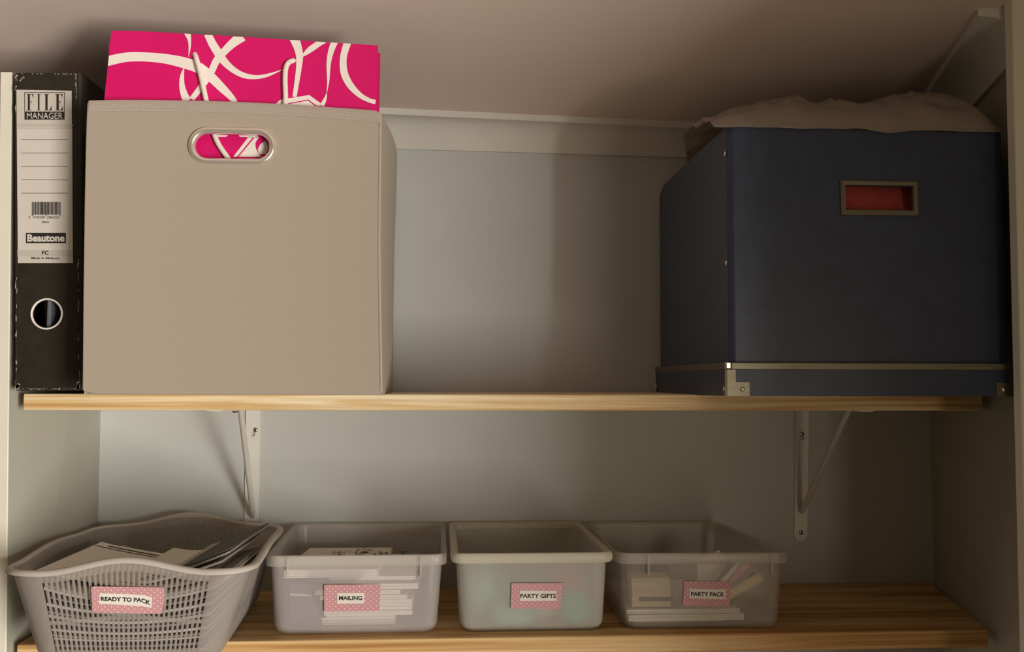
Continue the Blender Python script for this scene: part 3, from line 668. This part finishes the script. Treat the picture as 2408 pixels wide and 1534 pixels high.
# crumpled clear plastic bag lying on the navy box
sil = [(262, 296), (275, 303), (290, 309), (312, 318), (335, 327), (352, 330), (372, 331), (400, 329), (430, 327.5), (450, 327), (466, 330), (484, 336), (505, 339), (530, 338.5), (552, 336), (562, 326), (572, 308), (577, 290)]
def hs(x):
    for (a, b), (c_, d) in zip(sil, sil[1:]):
        if a <= x <= c_: return b + (d - b) * (x - a) / (c_ - a)
    return 284
nU, nV = 90, 46; gv = []; gf = []
for i in range(nU + 1):
    u = i / nU
    for j in range(nV + 1):
        v = j / nV; y = -109 + 235 * v; xa = 264 + max(0, y - 5) * .28; x = xa + (574 - xa) * u
        s = math.sin(math.pi * min(1, v / .36) / 2) if v < .36 else math.cos((v - .36) / .64 * math.pi / 2)
        s = max(0, s) ** .75
        p = Vector((x * .016, y * .02, 3.1))
        wr = abs(noise.noise(p * 1.5 + Vector((0, x * .003, 0)))) * 9 + abs(noise.noise(p * 3.4)) * 5 + abs(noise.noise(Vector((x * .012 + y * .03, y * .01 - x * .02, 8)))) * 9
        z = 282 + (hs(x) - 282) * s + (6 - wr) * min(1, s * 1.6)
        if v < .06: z -= (1 - v / .06) * (4.2 + 2.2 * noise.noise(Vector((x * .035, 2, 7))) + 3.0 * math.exp(-((x - 452) / 16) ** 2))
        xx = x - (5 if u < .05 else 0) * s
        gv.append((xx, y + noise.noise(p * 2) * 2 * (1 if v > .1 else 0), max(z, 281.3 if v > .03 else 272)))
for i in range(nU):
    for j in range(nV):
        a = i * (nV + 1) + j; gf.append((a, a + nV + 1, a + nV + 2, a + 1))
pbm = MB().add(gv, gf).obj('plastic_bag', M['crumple'], smooth=True, angle=60)
so = pbm.modifiers.new('film', 'SOLIDIFY'); so.thickness = .25 * MM; so.offset = 1
tag(pbm, 'crumpled clear plastic bag lying on top of the navy box', 'plastic bag')

# ------------------------------------------------------------------ tape labels
def tape_label(parent, tape_px, strip_px, text, text_px, Y, ky, z0, bold=.032, bend=None, stripbend=None):
    pts = [at(x, y, Y - .5, ky, z0) for x, y in tape_px]
    me = bpy.data.meshes.new('tape_label'); bk = [p + V(0, .3, 0) for p in pts]; n = len(pts)
    me.from_pydata([p * MM for p in pts + bk], [], [tuple(range(n)), tuple(reversed(range(n, 2 * n)))] + [(i, (i + 1) % n, (i + 1) % n + n, i + n) for i in range(n)])
    uv = me.uv_layers.new(name='UVMap')
    for lp in me.loops:
        c_ = me.vertices[lp.vertex_index].co; uv.data[lp.index].uv = ((c_.x / MM), (c_.z / MM))
    t = link('tape_label', me, M['tape'], parent)
    sp = [at(x, y, Y - .9, ky, z0) for x, y in strip_px]; n = len(sp)
    MB().add(sp + [p + V(0, .25, 0) for p in sp], [tuple(range(n)), tuple(reversed(range(n, 2 * n)))] + [(i, (i + 1) % n, (i + 1) % n + n, i + n) for i in range(n)]).obj('paper_strip', M['tape_white'], t)
    q = quadmap(*[at(x, y, Y - 1.05, ky, z0) for x, y in text_px])
    text_on(text, q, bold, bend).obj('lettering', M['ink'], t)
    return t

# ------------------------------------------------------------------ tubs
def rquad(c, r, z, inset=(0, 0, 0, 0), n=6):
    """rounded quad: c = FL, FR, BR, BL (x, y); inset = left, right, front, back"""
    l, rr_, f, b = inset
    (flx, fly), (frx, fry), (brx, bry), (blx, bly) = c
    P = [Vector((flx + l, fly + f)), Vector((frx - rr_, fry + f)), Vector((brx - rr_, bry - b)), Vector((blx + l, bly - b))]
    out = []
    for i in range(4):
        p = P[i]; a = (P[i - 1] - p).normalized(); d = (P[(i + 1) % 4] - p).normalized(); r_ = r if not isinstance(r, (list, tuple)) else r[i]
        s, e = p + a * r_, p + d * r_
        for k in range(n + 1):
            t = k / n; q = s * (1 - t) ** 2 + p * 2 * t * (1 - t) + e * t * t
            k2 = 0.12 * 0
            out.append((q.x, q.y, z))
    return out
def tub(label, group, c, zt_, zb_, ins_t, ins_b, r, m, mr, rimh, ribs, wall=1.3, rim_round=False):
    cx_ = sum(p[0] for p in c) / 4
    t = thing('plastic_tub', (cx_, 125, zb_), label, 'tub', group)
    def ins(k, add=0): return tuple(a + (b - a) * k + add for a, b in zip(ins_t, ins_b))
    H = zt_ - 2 - zb_; loops = []
    loops.append(rquad(c, r, zb_, ins(1, 10))); loops.append(rquad(c, r, zb_ + .8, ins(1, 6))); loops.append(rquad(c, r, zb_ + 2.6, ins(1, 3))); loops.append(rquad(c, r, zb_ + 5.5, ins(1, 1.0))); loops.append(rquad(c, r, zb_ + 10, ins(1 - 10 / H, 0)))
    loops.append(rquad(c, r, zb_ + H * .5, ins(.5))); loops.append(rquad(c, r, zb_ + H, ins(0)))
    loops.append(rquad(c, r, zb_ + H, ins(0, wall))); loops.append(rquad(c, r, zb_ + H * .5, ins(.5, wall)))
    loops.append(rquad(c, r, zb_ + 10, ins(1 - 10 / H, wall))); loops.append(rquad(c, r, zb_ + 5.5, ins(1, 1.4 + wall))); loops.append(rquad(c, r, zb_ + 2.2, ins(1, 6.5 + wall)))
    MB().loft(loops).obj('tub_body', m, t, smooth=True, angle=60)
    i0 = min(ins_t)
    if rim_round:
        pr = [(ins_t[0] - .3, -rimh + 1), (1.5, -rimh - .2), (0.2, -rimh * .72), (0, -rimh * .45), (1.0, -rimh * .12), (2.4, 0), (4.2, -.3), (ins_t[0] + 2.2, -2.5), (ins_t[0] + 1.6, -rimh + 2)]
    else:
        pr = [(ins_t[0] - .2, -rimh + .2), (.6, -rimh), (0, -rimh + .8), (0, -1.2), (.7, -.2), (2.4, 0), (3.4, -.8), (ins_t[0] + 1.6, -3), (ins_t[0] + 1.4, -rimh * .6)]
    MB().loft([rquad(c, r + 1, zt_ + dz, (a, a, a, a)) for a, dz in pr], ring=True).obj('rim', mr, t, smooth=True, angle=55)
    for x0 in ribs:
        yf = c[0][1] + (c[1][1] - c[0][1]) * (x0 - c[0][0]) / (c[1][0] - c[0][0])
        MB().hexa([(x0 - .9, yf - .6, zt_ - 25), (x0 + .9, yf - .6, zt_ - 25), (x0 + .7, yf + 5.4, zt_ - 25), (x0 - .7, yf + 5.4, zt_ - 25),
                   (x0 - 1.2, yf - .9, zt_ - 2.5), (x0 + 1.2, yf - .9, zt_ - 2.5), (x0 + .8, yf + 4, zt_ - 2.5), (x0 - .8, yf + 4, zt_ - 2.5)]).obj('rib', mr, t, bevel=.5)
    return t
ZS = -266.6
TG = 'labelled plastic tubs on the lower shelf'
tub2 = tub('clear plastic tub labelled MAILING, filled with white pads', TG, [(-209.3, 5), (-9.3, 5), (-13.5, 244), (-216, 244)], -177.2, ZS, (4.6, 4.6, 4.6, 4.6), (9, 11, 10, 10), 16, M['bin'], M['bin_rim'], 12.5, [at(676, 1320, 5).x, at(989, 1320, 5).x])
tub3 = tub('frosted plastic tub labelled PARTY GIFTS, with rounded rim', TG, [(-5, 7), (179.3, 7), (172.3, 244), (-9.5, 244)], -177, ZS, (6.5, 6.5, 6.5, 6.5), (11, 11, 11, 11), 15, M['bin_frost'], M['frost_rim'], 11, [], rim_round=True)
tub4 = tub('clear plastic tub labelled PARTY PACK, holding pens and pads', TG, [(181.3, 7), (380.5, 3), (361, 244), (174, 244)], -178, ZS, (4.6, 4.6, 4.6, 4.6), (10, 10, 10, 10), 17, M['bin_clear'], M['bin_rim'], 12.5, [at(1526, 1325, 5).x, at(1815, 1320, 5).x])
KY = -0.075
tape_label(tub2, [(762, 1439), (893, 1437), (895, 1375.5), (762.5, 1376)], [(792.5, 1420), (856, 1419.5), (856.5, 1395), (793, 1395.5)], 'MAILING', [(797, 1402), (852, 1402), (852, 1412), (797, 1412)], 7.8, KY, -190)
tape_label(tub3, [(1200.5, 1431.5), (1316.5, 1433), (1324, 1372), (1203, 1372)], [(1222, 1414), (1308.5, 1413.5), (1308.5, 1390), (1222, 1389.5)], 'PARTY GIFTS', [(1223.5, 1397), (1307.5, 1397), (1307.5, 1407), (1223.5, 1407)], 11.5, KY, -190)
tape_label(tub4, [(1605.5, 1424.5), (1716, 1427.5), (1719, 1369), (1609.5, 1367)], [(1621.5, 1407.5), (1706, 1410), (1707, 1386.5), (1622, 1385)], 'PARTY PACK', [(1625, 1392), (1704, 1393.5), (1704, 1404), (1625, 1402.5)], 9.0, KY, -190)

# contents of the MAILING tub
def pad(name, x0, x1, y0, y1, z0, z1, m, label, cat, group=None, rot=0.0, parent=None, skew=0.0, back_shift=0.0):
    t = thing(name, ((x0 + x1) / 2, (y0 + y1) / 2, z0), label, cat, group)
    cx_, cy_ = (x0 + x1) / 2, (y0 + y1) / 2; c_, s_ = math.cos(rot), math.sin(rot)
    def rp(x, y, z): return (cx_ + (x - cx_) * c_ - (y - cy_) * s_ + back_shift * (y - y0) / (y1 - y0), cy_ + (x - cx_) * s_ + (y - cy_) * c_, z + skew * (x - cx_))
    h = z1 - z0; k = max(2, int(h / 1.6)); mb = MB()
    # page edges: thin leaves, each a touch out of line
    for i in range(k):
        d = random.uniform(-.5, .5); e = random.uniform(-.5, .5); za = z0 + h * i / k; zb2 = z0 + h * (i + .86) / k
        mb.hexa([rp(x, y, z) for z in (za, zb2) for x, y in ((x0 + d, y0 + e), (x1 + d, y0 + e), (x1 + d, y1 + e), (x0 + d, y1 + e))])
    mb.obj('pages', m, t)
    return t, rp
GP = 'white pads stacked in the MAILING tub'
fx = lambda px, py, Y: at(px, py, Y)
defs = [
 # x px left, right, y px top, bottom, front depth Y, depth length
 (725, 928, 1453, 1461, 30, 150, 'lowest thin white pad in the MAILING tub, reaching furthest left'),
 (768, 928, 1446, 1453, 26, 150, 'short white pad just above the lowest in the MAILING tub'),
 (762, 969, 1438, 1446, 26, 150, 'white pad below the tape label in the MAILING tub'),
 (775, 966, 1430, 1438, 28, 150, 'white pad behind lower edge of the MAILING label'),
 (770, 969, 1411, 1430, 26, 150, 'thickest white block in the MAILING stack, right of the label'),
 (755, 959, 1401, 1409, 28, 140, 'white pad at lettering height behind the MAILING label'),
 (741, 941, 1389, 1398, 30, 140, 'white pad set left, behind top half of MAILING label'),
]
for k, (xa, xb, ya, yb, Yf, ln, lb) in enumerate(defs):
    Yf += 20; A = fx(xa, ya, Yf); B = fx(xb, yb, Yf); z0 = min(B.z, A.z); z1 = max(A.z, B.z)
    if k == 0: z0 = ZS + 2.6
    pad('paper_pad', A.x, B.x, Yf, Yf + ln, z0, z1 - .2, M['paper'], lb, 'paper pad', GP, random.uniform(-.01, .01))
prevtop = fx(741, 1389, 50).z
A = fx(790, 1374, 52); B = fx(982, 1383, 52)
pad('paper_pad', A.x - 12, B.x, 52, 185, prevtop, A.z, M['paper'], 'white pad jutting furthest right, above the MAILING label', 'paper pad', GP, .01)
A2 = fx(775, 1357, 52); B2 = fx(977, 1363, 52)
pad('notebook', A2.x + 4, B2.x - 4, 60, 188, A.z + .2, B2.z - .1, M['paper_grey'], 'grey covered notebook near the top of the MAILING stack', 'notebook', None, 0)
pad('paper_pad', A2.x, B2.x, 53, 190, B2.z, A2.z, M['paper'], 'thin white pad lying on the grey notebook in the MAILING tub', 'paper pad', GP, 0)
T0 = fx(667, 1354, 46); T1 = fx(891, 1339, 46)
tp_, rp = pad('paper_pad', T0.x, T1.x - 2, 46, 186, A2.z + .2, T1.z, M['paper'], 'topmost white pad in the MAILING tub, printed with dark marks', 'paper pad', GP, 0.0, back_shift=8)
# printed marks on the top pad: rows of short strokes in dark, green and red ink
for mk, mm_, cells in (('printed_marks', 'ink', [(0, 1), (1, 0), (1, 2), (2, 1), (3, 2)]), ('printed_marks', 'green_ink', [(0, 0), (1, 1), (2, 0), (3, 1)]), ('printed_marks', 'red_ink', [(0, 2), (1, 3), (2, 2)])):
    mb = MB(); zz = T1.z + .25
    for (cx_, cy_) in cells:
        bx = T0.x + 34 + cx_ * 27; by = 100 + cy_ * 21
        for q in range(13 if mm_ == 'ink' else 7):
            x = bx + random.uniform(0, 17); y = by + random.uniform(0, 15); lx, ly = random.choice(((6, 1.6), (1.6, 8), (8, 1.4), (2, 5)))
            mb.add([rp(x, y, zz), rp(x + lx, y, zz), rp(x + lx, y + ly, zz), rp(x, y + ly, zz)], [(0, 1, 2, 3)])
    tag(mb.obj(mk, M[mm_], tp_), kind='stuff')
t = thing('plum_folder', (-160, 120, ZS + 3), 'dark plum folder standing behind the left of the MAILING stack', 'folder')
MB().hexa([(-186, 46, ZS + 3), (-150, 46, ZS + 3), (-152, 190, ZS + 3), (-188, 190, ZS + 3), (-189, 48, -215), (-166, 48, -218), (-168, 190, -218), (-191, 190, -215)]).obj('cover', M['plum'], t, bevel=1.5)
MB().hexa([(-187, 44.4, -229), (-163, 44.4, -230.5), (-163, 45.6, -230.5), (-187, 45.6, -229), (-187, 44.4, -226.5), (-163, 44.4, -228), (-163, 45.6, -228), (-187, 45.6, -226.5)]).obj('strap', M['paper_grey'], t)

# contents of the PARTY GIFTS tub
def ball(name, c_, r, m, label, cat, sq=(1, 1, 1), bumps=0.0):
    bm = bmesh.new(); bmesh.ops.create_icosphere(bm, subdivisions=4, radius=1)
    for v in bm.verts:
        n_ = noise.noise(v.co * 2.2 + Vector(c_) * .01) * bumps
        v.co = Vector((v.co.x * sq[0], v.co.y * sq[1], v.co.z * sq[2])) * r * (1 + n_) * MM + Vector(c_) * MM
    me = bpy.data.meshes.new(name); bm.to_mesh(me); bm.free()
    return tag(link(name, me, m, None, True, angle=180), label, cat)
zf = ZS + 2.4
tb = ball('toy_ball', (139, 42, zf + 19.5), 19, M['teal'], 'teal ball at front right corner inside the frosted tub', 'ball')
MB().tube([(139 + 19.2 * math.cos(a), 42 + 19.2 * math.sin(a), zf + 19.5) for a in [2 * math.pi * k / 40 for k in range(41)]], .7, 6, cap=False).obj('seam', M['mint'], tb, smooth=True)
def pouch(c_, r, m, label, sq, tie):
    o = ball('gift_pouch', c_, r, m, label, 'gift pouch', sq, .22)
    top = V(c_[0], c_[1], c_[2] + r * sq[2] * .86)
    MB().loft([[(top.x + q * math.cos(a) * (1 + .25 * math.sin(5 * a)), top.y + q * math.sin(a) * (1 + .25 * math.sin(5 * a)), top.z + h) for a in [2 * math.pi * k / 20 for k in range(20)]] for q, h in ((3.5, -2), (2.6, 2), (6, 9), (9, 13))], cap1=False).obj('gathered_neck', m, o, smooth=True)
    MB().tube([(top.x + 3.2 * math.cos(a), top.y + 3.2 * math.sin(a), top.z + 2) for a in [2 * math.pi * k / 16 for k in range(17)]], .8, 6, cap=False).obj('tie', tie, o, smooth=True)
pouch((68, 40, zf + 14), 20, M['mint'], 'pale mint pouch low behind the PARTY GIFTS label', (1.35, .9, .68), M['paper'])
pouch((102, 62, zf + 13), 17, M['paper'], 'white pouch between the mint pouch and teal ball', (1, 1, .72), M['rose'])
pouch((38, 75, zf + 30), 27, M['mint'], 'taller mint pouch at the left inside the frosted tub', (1.0, .9, 1.05), M['paper'])
pouch((134, 88, zf + 26), 20.5, M['rose'], 'rose pink pouch behind the teal ball in the frosted tub', (1.1, 1, 1.1), M['paper'])

# contents of the PARTY PACK tub
A = fx(1476, 1447, 28); B = fx(1748, 1459, 28)
zq = ZS + 3
pad('flat_carton', A.x + 10, B.x - 18, 40, 200, zq, B.z - .2, M['beige'], 'flat kraft carton at the bottom of the PARTY PACK tub', 'carton')
pad('paper_pad', A.x, B.x, 28, 190, B.z, A.z, M['paper'], 'lower of two white pads in the PARTY PACK tub', 'paper pad', 'white pads in the PARTY PACK tub', 0.008)
A1 = fx(1475, 1434, 30); B1 = fx(1741, 1446, 30)
pad('paper_pad', A1.x, B1.x, 30, 190, A.z + .2, A1.z, M['paper'], 'upper of two white pads in the PARTY PACK tub', 'paper pad', 'white pads in the PARTY PACK tub', -0.006)
zt4 = A1.z + .4
def roll(c_, r, ln, m, band, label):
    t = thing('paper_roll', c_, label, 'paper roll')
    MB().tube([(c_[0] - ln / 2, c_[1], c_[2] + r), (c_[0] + ln / 2, c_[1], c_[2] + r)], r, 24).obj('roll', m, t, smooth=True, angle=50)
    MB().tube([(c_[0] - ln * .38, c_[1], c_[2] + r), (c_[0] + ln * .45, c_[1], c_[2] + r)], [r * .25, r * .25], 10).obj('core', band, t, smooth=True)
A = fx(1487, 1400, 34); B = fx(1578, 1360, 34)
t = thing('ribbon_spool', ((A.x + B.x) / 2, 60, zt4), 'cream wrapped bundle with dark band, left in PARTY PACK tub', 'bundle')
hh = B.z - zt4
MB().loft([[(A.x + (B.x - A.x) * u + sx, 36 + 50 * v, zt4 + hh * w_) for sx, v, w_ in ((0, 0, .02), (0, -.02, .5), (0, .1, .95), (0, .5, 1.03), (0, .95, .9), (0, 1, .05))] for u in (0, .03, .5, .97, 1)]).obj('bundle', M['beige'], t, smooth=True)
MB().box(A.x + 8, B.x + 2, 34.2, 40, zt4 + hh * .22, zt4 + hh * .36).obj('band', M['brown_band'], t, bevel=.6)
t = thing('dark_tin', (252, 110, zt4), 'small dark tin behind the cream bundle in PARTY PACK tub', 'tin')
MB().disc((246, 110, zt4), 18, 28, (0, 0, 1), 28).obj('can', M['pen_dark'], t, smooth=True); MB().disc((246, 110, zt4 + 28), 18.6, 6, (0, 0, 1), 28).obj('cap', M['brown_band'], t, smooth=True)
def pen(a, b, r, m, mt, label):
    a, b = Vector(a), Vector(b); t = thing('marker_pen', a, label, 'marker pen', 'pens leaning in the PARTY PACK tub')
    MB().tube([a, a.lerp(b, .02), a.lerp(b, .7)], [r * .8, r, r], 12).obj('barrel', m, t, smooth=True, angle=50)
    MB().tube([a.lerp(b, .7), a.lerp(b, .71), a.lerp(b, .98), b], [r * 1.0, r * 1.12, r * 1.08, r * .8], 12).obj('cap', mt, t, smooth=True, angle=50)
pen(fx(1672, 1425, 50), fx(1792, 1356, 42), 5.2, M['pen_yellow'], M['pen_yellow'], 'yellow pen leaning right in the PARTY PACK tub')
pen(fx(1680, 1418, 66), fx(1762, 1325, 62), 4.4, M['pen_pink'], M['pen_pink'], 'pink pen leaning beside a white one in PARTY PACK tub')
pen(fx(1665, 1405, 68), fx(1746, 1322, 74), 3.6, M['paper'], M['paper'], 'white pen leaning just left of the pink pen')
pen(fx(1652, 1415, 76), fx(1724, 1322, 84), 2.8, M['pen_dark'], M['pen_dark'], 'thin dark pen leaning left of the white pen')
pen(fx(1700, 1428, 52), fx(1775, 1350, 56), 3.2, M['brown_band'], M['brown_band'], 'brown pen between the yellow pen and pink pen')
cq = [fx(1640, 1415, 95), fx(1702, 1420, 92), fx(1706, 1310, 100), fx(1690, 1294, 100), fx(1640, 1318, 104)]
t = MB().add(cq + [p + V(.2, 1.0, 0) for p in cq], [tuple(range(5)), tuple(reversed(range(5, 10)))] + [(i, (i + 1) % 5, (i + 1) % 5 + 5, i + 5) for i in range(5)]).obj('white_card', M['paper'])
tag(t, 'white card standing behind the PARTY PACK label, corner above rim', 'card')

# ------------------------------------------------------------------ slotted basket
bk = thing('slotted_basket', (-335, 55, ZS), 'pale slotted plastic basket labelled READY TO PACK, full of papers', 'basket')
QT = [(-447.5, -86), (-205, -86), (-226, 205), (-461, 205)]      # rim corners FL FR BR BL
QB = [(-416, -74), (-238, -74), (-251, 190), (-434, 190)]          # base corners
RT, RBm = 38.0, 22.0
def perim(Q, r, counts, ncor=6):
    """points round a rounded quad: front, right, back, left straights split into counts[i] columns, corners into ncor"""
    P = [Vector(p) for p in Q]; out = []; info = []
    for i in range(4):
        p, q = P[i], P[(i + 1) % 4]; d = (q - p).normalized(); a, b = p + d * r, q - d * r
        nxt = (P[(i + 2) % 4] - q).normalized(); b2 = q + nxt * r
        for k in range(counts[i]):
            out.append(a.lerp(b, k / counts[i])); info.append((i, k / counts[i], k))
        for k in range(ncor):
            t = k / ncor; out.append(b * (1 - t) ** 2 + q * 2 * t * (1 - t) + b2 * t * t); info.append((i, 1 + t, -1))
    return out, info
CN = (61, 67, 61, 67)
pt_, inf = perim(QT, RT, CN); pb2, _ = perim(QB, RBm, CN)
N = len(pt_)
L0 = [0.0, .012, .05, .095, .40, .425, .80, .84, 1.0]
def ztop_b(i):
    s, k, _ = inf[i]
    if k <= 1:
        f = k; amp = (12.5, 4.5, 13.5, 4.5)[s]
        return -172.0 + (1.5 if s == 2 else 0) + amp * (math.sin(math.pi * f) ** 2) - 3.0
    return -175.0
zt_l = [ztop_b(i) for i in range(N)]
for _ in range(3): zt_l = [(zt_l[i - 1] + 2 * zt_l[i] + zt_l[(i + 1) % N]) / 4 for i in range(N)]
rows = [0.0, .012, .05, .12, .42, .46, .885, 1.0]
vs = []; fs = []
def wallpt(i, f):
    ins = {0.0: 9, .012: 4, .05: 1.0}.get(f, 0)
    t = f; z = ZS + .4 + f * (zt_l[i] - ZS - .4)
    h = (z - ZS) / 95.0
    p = pb2[i].lerp(pt_[i], min(1.0, h))
    c_ = Vector((-336, 60)); d = (c_ - p); p = p + d.normalized() * ins
    return (p.x, p.y, z)
for f in rows:
    for i in range(N): vs.append(wallpt(i, f))
for j in range(len(rows) - 1):
    for i in range(N):
        s, k, col_ = inf[i]
        hole = (j in (3, 5)) and col_ >= 0 and col_ % 2 == 0 and 0 <= col_ < CN[s] and (s != 0 or True)
        if hole and s in (1, 3) and (col_ < 3 or col_ > CN[s] - 4): hole = False
        if hole: continue
        a = j * N + i; b = j * N + (i + 1) % N; fs.append((a, b, b + N, a + N))
fs.append(tuple(reversed(range(N))))
wb = MB().add(vs, fs).obj('slotted_wall', M['basket'], bk, smooth=True, angle=50)
so = wb.modifiers.new('wall', 'SOLIDIFY'); so.thickness = 1.7 * MM; so.offset = -1
# rolled rim following the wave of the wall
rl = []
for i in range(N):
    a = Vector(wallpt((i - 1) % N, 1.0)); b = Vector(wallpt((i + 1) % N, 1.0)); p = Vector(wallpt(i, 1.0))
    d = (b - a); d.z = 0; d.normalize(); o_ = Vector((d.y, -d.x, 0))
    prof = [(-1.7, -4), (-1.8, 1.0), (-.4, 2.4), (1.8, 2.8), (4.6, 2.0), (6.0, .2), (6.2, -2.2), (5.2, -2.4), (4.4, -.2), (1.6, .6), (.2, -4)]
    rl.append([p + o_ * q + V(0, 0, h) for q, h in prof])
MB().loft(rl, ring=True).obj('rolled_rim', M['basket_rim'], bk, smooth=True, angle=60)
tape_label(bk, [(217, 1440.5), (379.5, 1444.5), (386, 1416), (386, 1382.5), (222, 1379.5), (214.5, 1381)], [(233, 1420), (290, 1423.5), (332, 1426), (356, 1430.5), (357.5, 1406), (338, 1400), (300, 1397.5), (234, 1396)],
           'READY TO PACK', [(237, 1404), (354, 1407), (354, 1417.5), (237, 1414)], -84.0, -0.128, -205, .036, bend=lambda u: -.55 * max(0, u - .8) / .2 * 1.2 if u > .8 else 0)

# printed booklets sagging in the basket, every one an object
GBK = 'printed booklets piled in the slotted basket'
def booklet(x0, x1, y0, y1, zfn, th, m, label, yskew=0.0, marks=None, mcol='ink'):
    nx_, ny_ = 14, 3; top = []; bot = []
    t = thing('booklet', ((x0 + x1) / 2, (y0 + y1) / 2, zfn((x0 + x1) / 2, (y0 + y1) / 2)), label, 'booklet', GBK)
    loops = []
    for i in range(nx_ + 1):
        x = x0 + (x1 - x0) * i / nx_; lp = []
        ys = [y0 + (y1 - y0) * j / ny_ for j in range(ny_ + 1)]
        lp = [(x + yskew * (y - y0), y, zfn(x, y)) for y in ys] + [(x + yskew * (y - y0), y, zfn(x, y) - th) for y in reversed(ys)]
        loops.append(lp)
    MB().loft(loops).obj('pages', m, t, smooth=True, angle=40)
    if marks:
        mb = MB()
        for (ax, ay, bx, by, wd) in marks:
            a, b = Vector((ax, ay)), Vector((bx, by)); d = (b - a).normalized(); nn = Vector((-d.y, d.x)) * wd / 2; n = 8; L_ = []
            for k in range(n + 1):
                p = a.lerp(b, k / n); L_.append([(q.x, q.y, zfn(q.x - yskew * (q.y - y0), q.y) + .35) for q in (p + nn, p - nn)])
            mb.loft(L_, closed=False, cap0=False, cap1=False)
        mb.obj('printed_lines', M[mcol], t)
    return t
XM = -327.0
ORD = 'first second third fourth fifth sixth seventh eighth ninth tenth eleventh twelfth thirteenth fourteenth fifteenth sixteenth seventeenth eighteenth nineteenth twentieth'.split()
random.seed(5)
nB = 20; zc_ = ZS + 5.0; pattern = ['paper', 'paper_dark', 'paper_grey', 'paper_dark', 'paper', 'paper_grey', 'paper_dark']  # extra dark booklets put shade into the gaps behind the slots
z_run = ZS + 6.2
for k in range(nB):
    f = k / (nB - 1); th = random.choice((1.7, 2.3, 2.9)); sag = 2 + 13 * f; half = 74 + 12 * f
    jl, jr = random.uniform(-7, 1), random.uniform(-1, 7)
    z0 = z_run; z_run += th + random.uniform(.35, .75)
    fn = lambda x, y, z0=z0, sag=sag, half=half: z0 + th_ + sag * ((x - XM + 4 * math.sin(y * .02)) / 88.0) ** 2
    th_ = th
    fn = (lambda z0, sag, th: (lambda x, y: z0 + th + sag * ((x - XM) / 88.0) ** 2))(z0, sag, th)
    mname = pattern[k % 7]
    booklet(XM - half - jl * -1 if False else XM - half + max(0, -jl) * .6, XM + half - max(0, jr) * .6, -66 + random.uniform(-3, 5), 150 + random.uniform(-6, 6), fn, th, M[mname], {'paper': 'white', 'paper_grey': 'grey', 'paper_dark': 'shade-black printed'}[mname] + ' booklet, %s up from the bottom of the basket pile' % ORD[k])
zt_b = z_run
# three uppermost: one sweeping up to the left, two climbing the right side
def pile(x): return zt_b + 15 * ((x - XM) / 88.0) ** 2 + 2.9
def f_left(x, y): return max(pile(x), f_left0(x))
def f_left0(x): return zt_b + 3.0 + 13.5 * (max(0, XM + 18 - x) / 92) ** 1.35 + 12 * (max(0, x - XM - 18) / 88) ** 2
booklet(-428, -262, -48, 118, f_left, 2.0, M['paper'], 'top white booklet sweeping up to a corner at basket left', 0.02,
        marks=[(-424, 96, -330, 92, 3.0), (-412, 106, -340, 102, 4.5)], mcol='ink')
def f_right(x, y): return max(pile(x) + 3.0, f_left(x, y) + 2.8, f_right0(x))
def f_right0(x): return zt_b + 5.6 + 15 * (max(0, XM - 6 - x) / 92) ** 1.4 + 24 * (max(0, x - XM + 12) / 98) ** 1.5
booklet(-352, -243, -38, 142, f_right, 2.2, M['paper'], 'white booklet with diagonal black rules rising to basket right', 0.03,
        marks=[(-330, -30, -286, 135, 2.4), (-324, -30, -280, 135, 1.2), (-318, -32, -272, 135, 2.0), (-345, 10, -300, 70, 1.0)], mcol='ink')
def f_r2(x, y): return f_right(x, y) + 3.2 + .05 * max(0, x + 300)
booklet(-306, -238, -30, 150, f_r2, 2.4, M['paper_grey'], 'grey booklet half covering the ruled one at basket right', 0.02)
def f_r3(x, y): return f_r2(x, y) + 4.4
booklet(-284, -232, -44, 120, f_r3, 2.2, M['paper_dark'], 'black edged booklet fanned out highest at basket right', 0.03,
        marks=[(-268, -40, -262, 110, .8), (-262, -40, -254, 112, .8), (-250, -40, -246, 112, 1.0)], mcol='paper_grey')
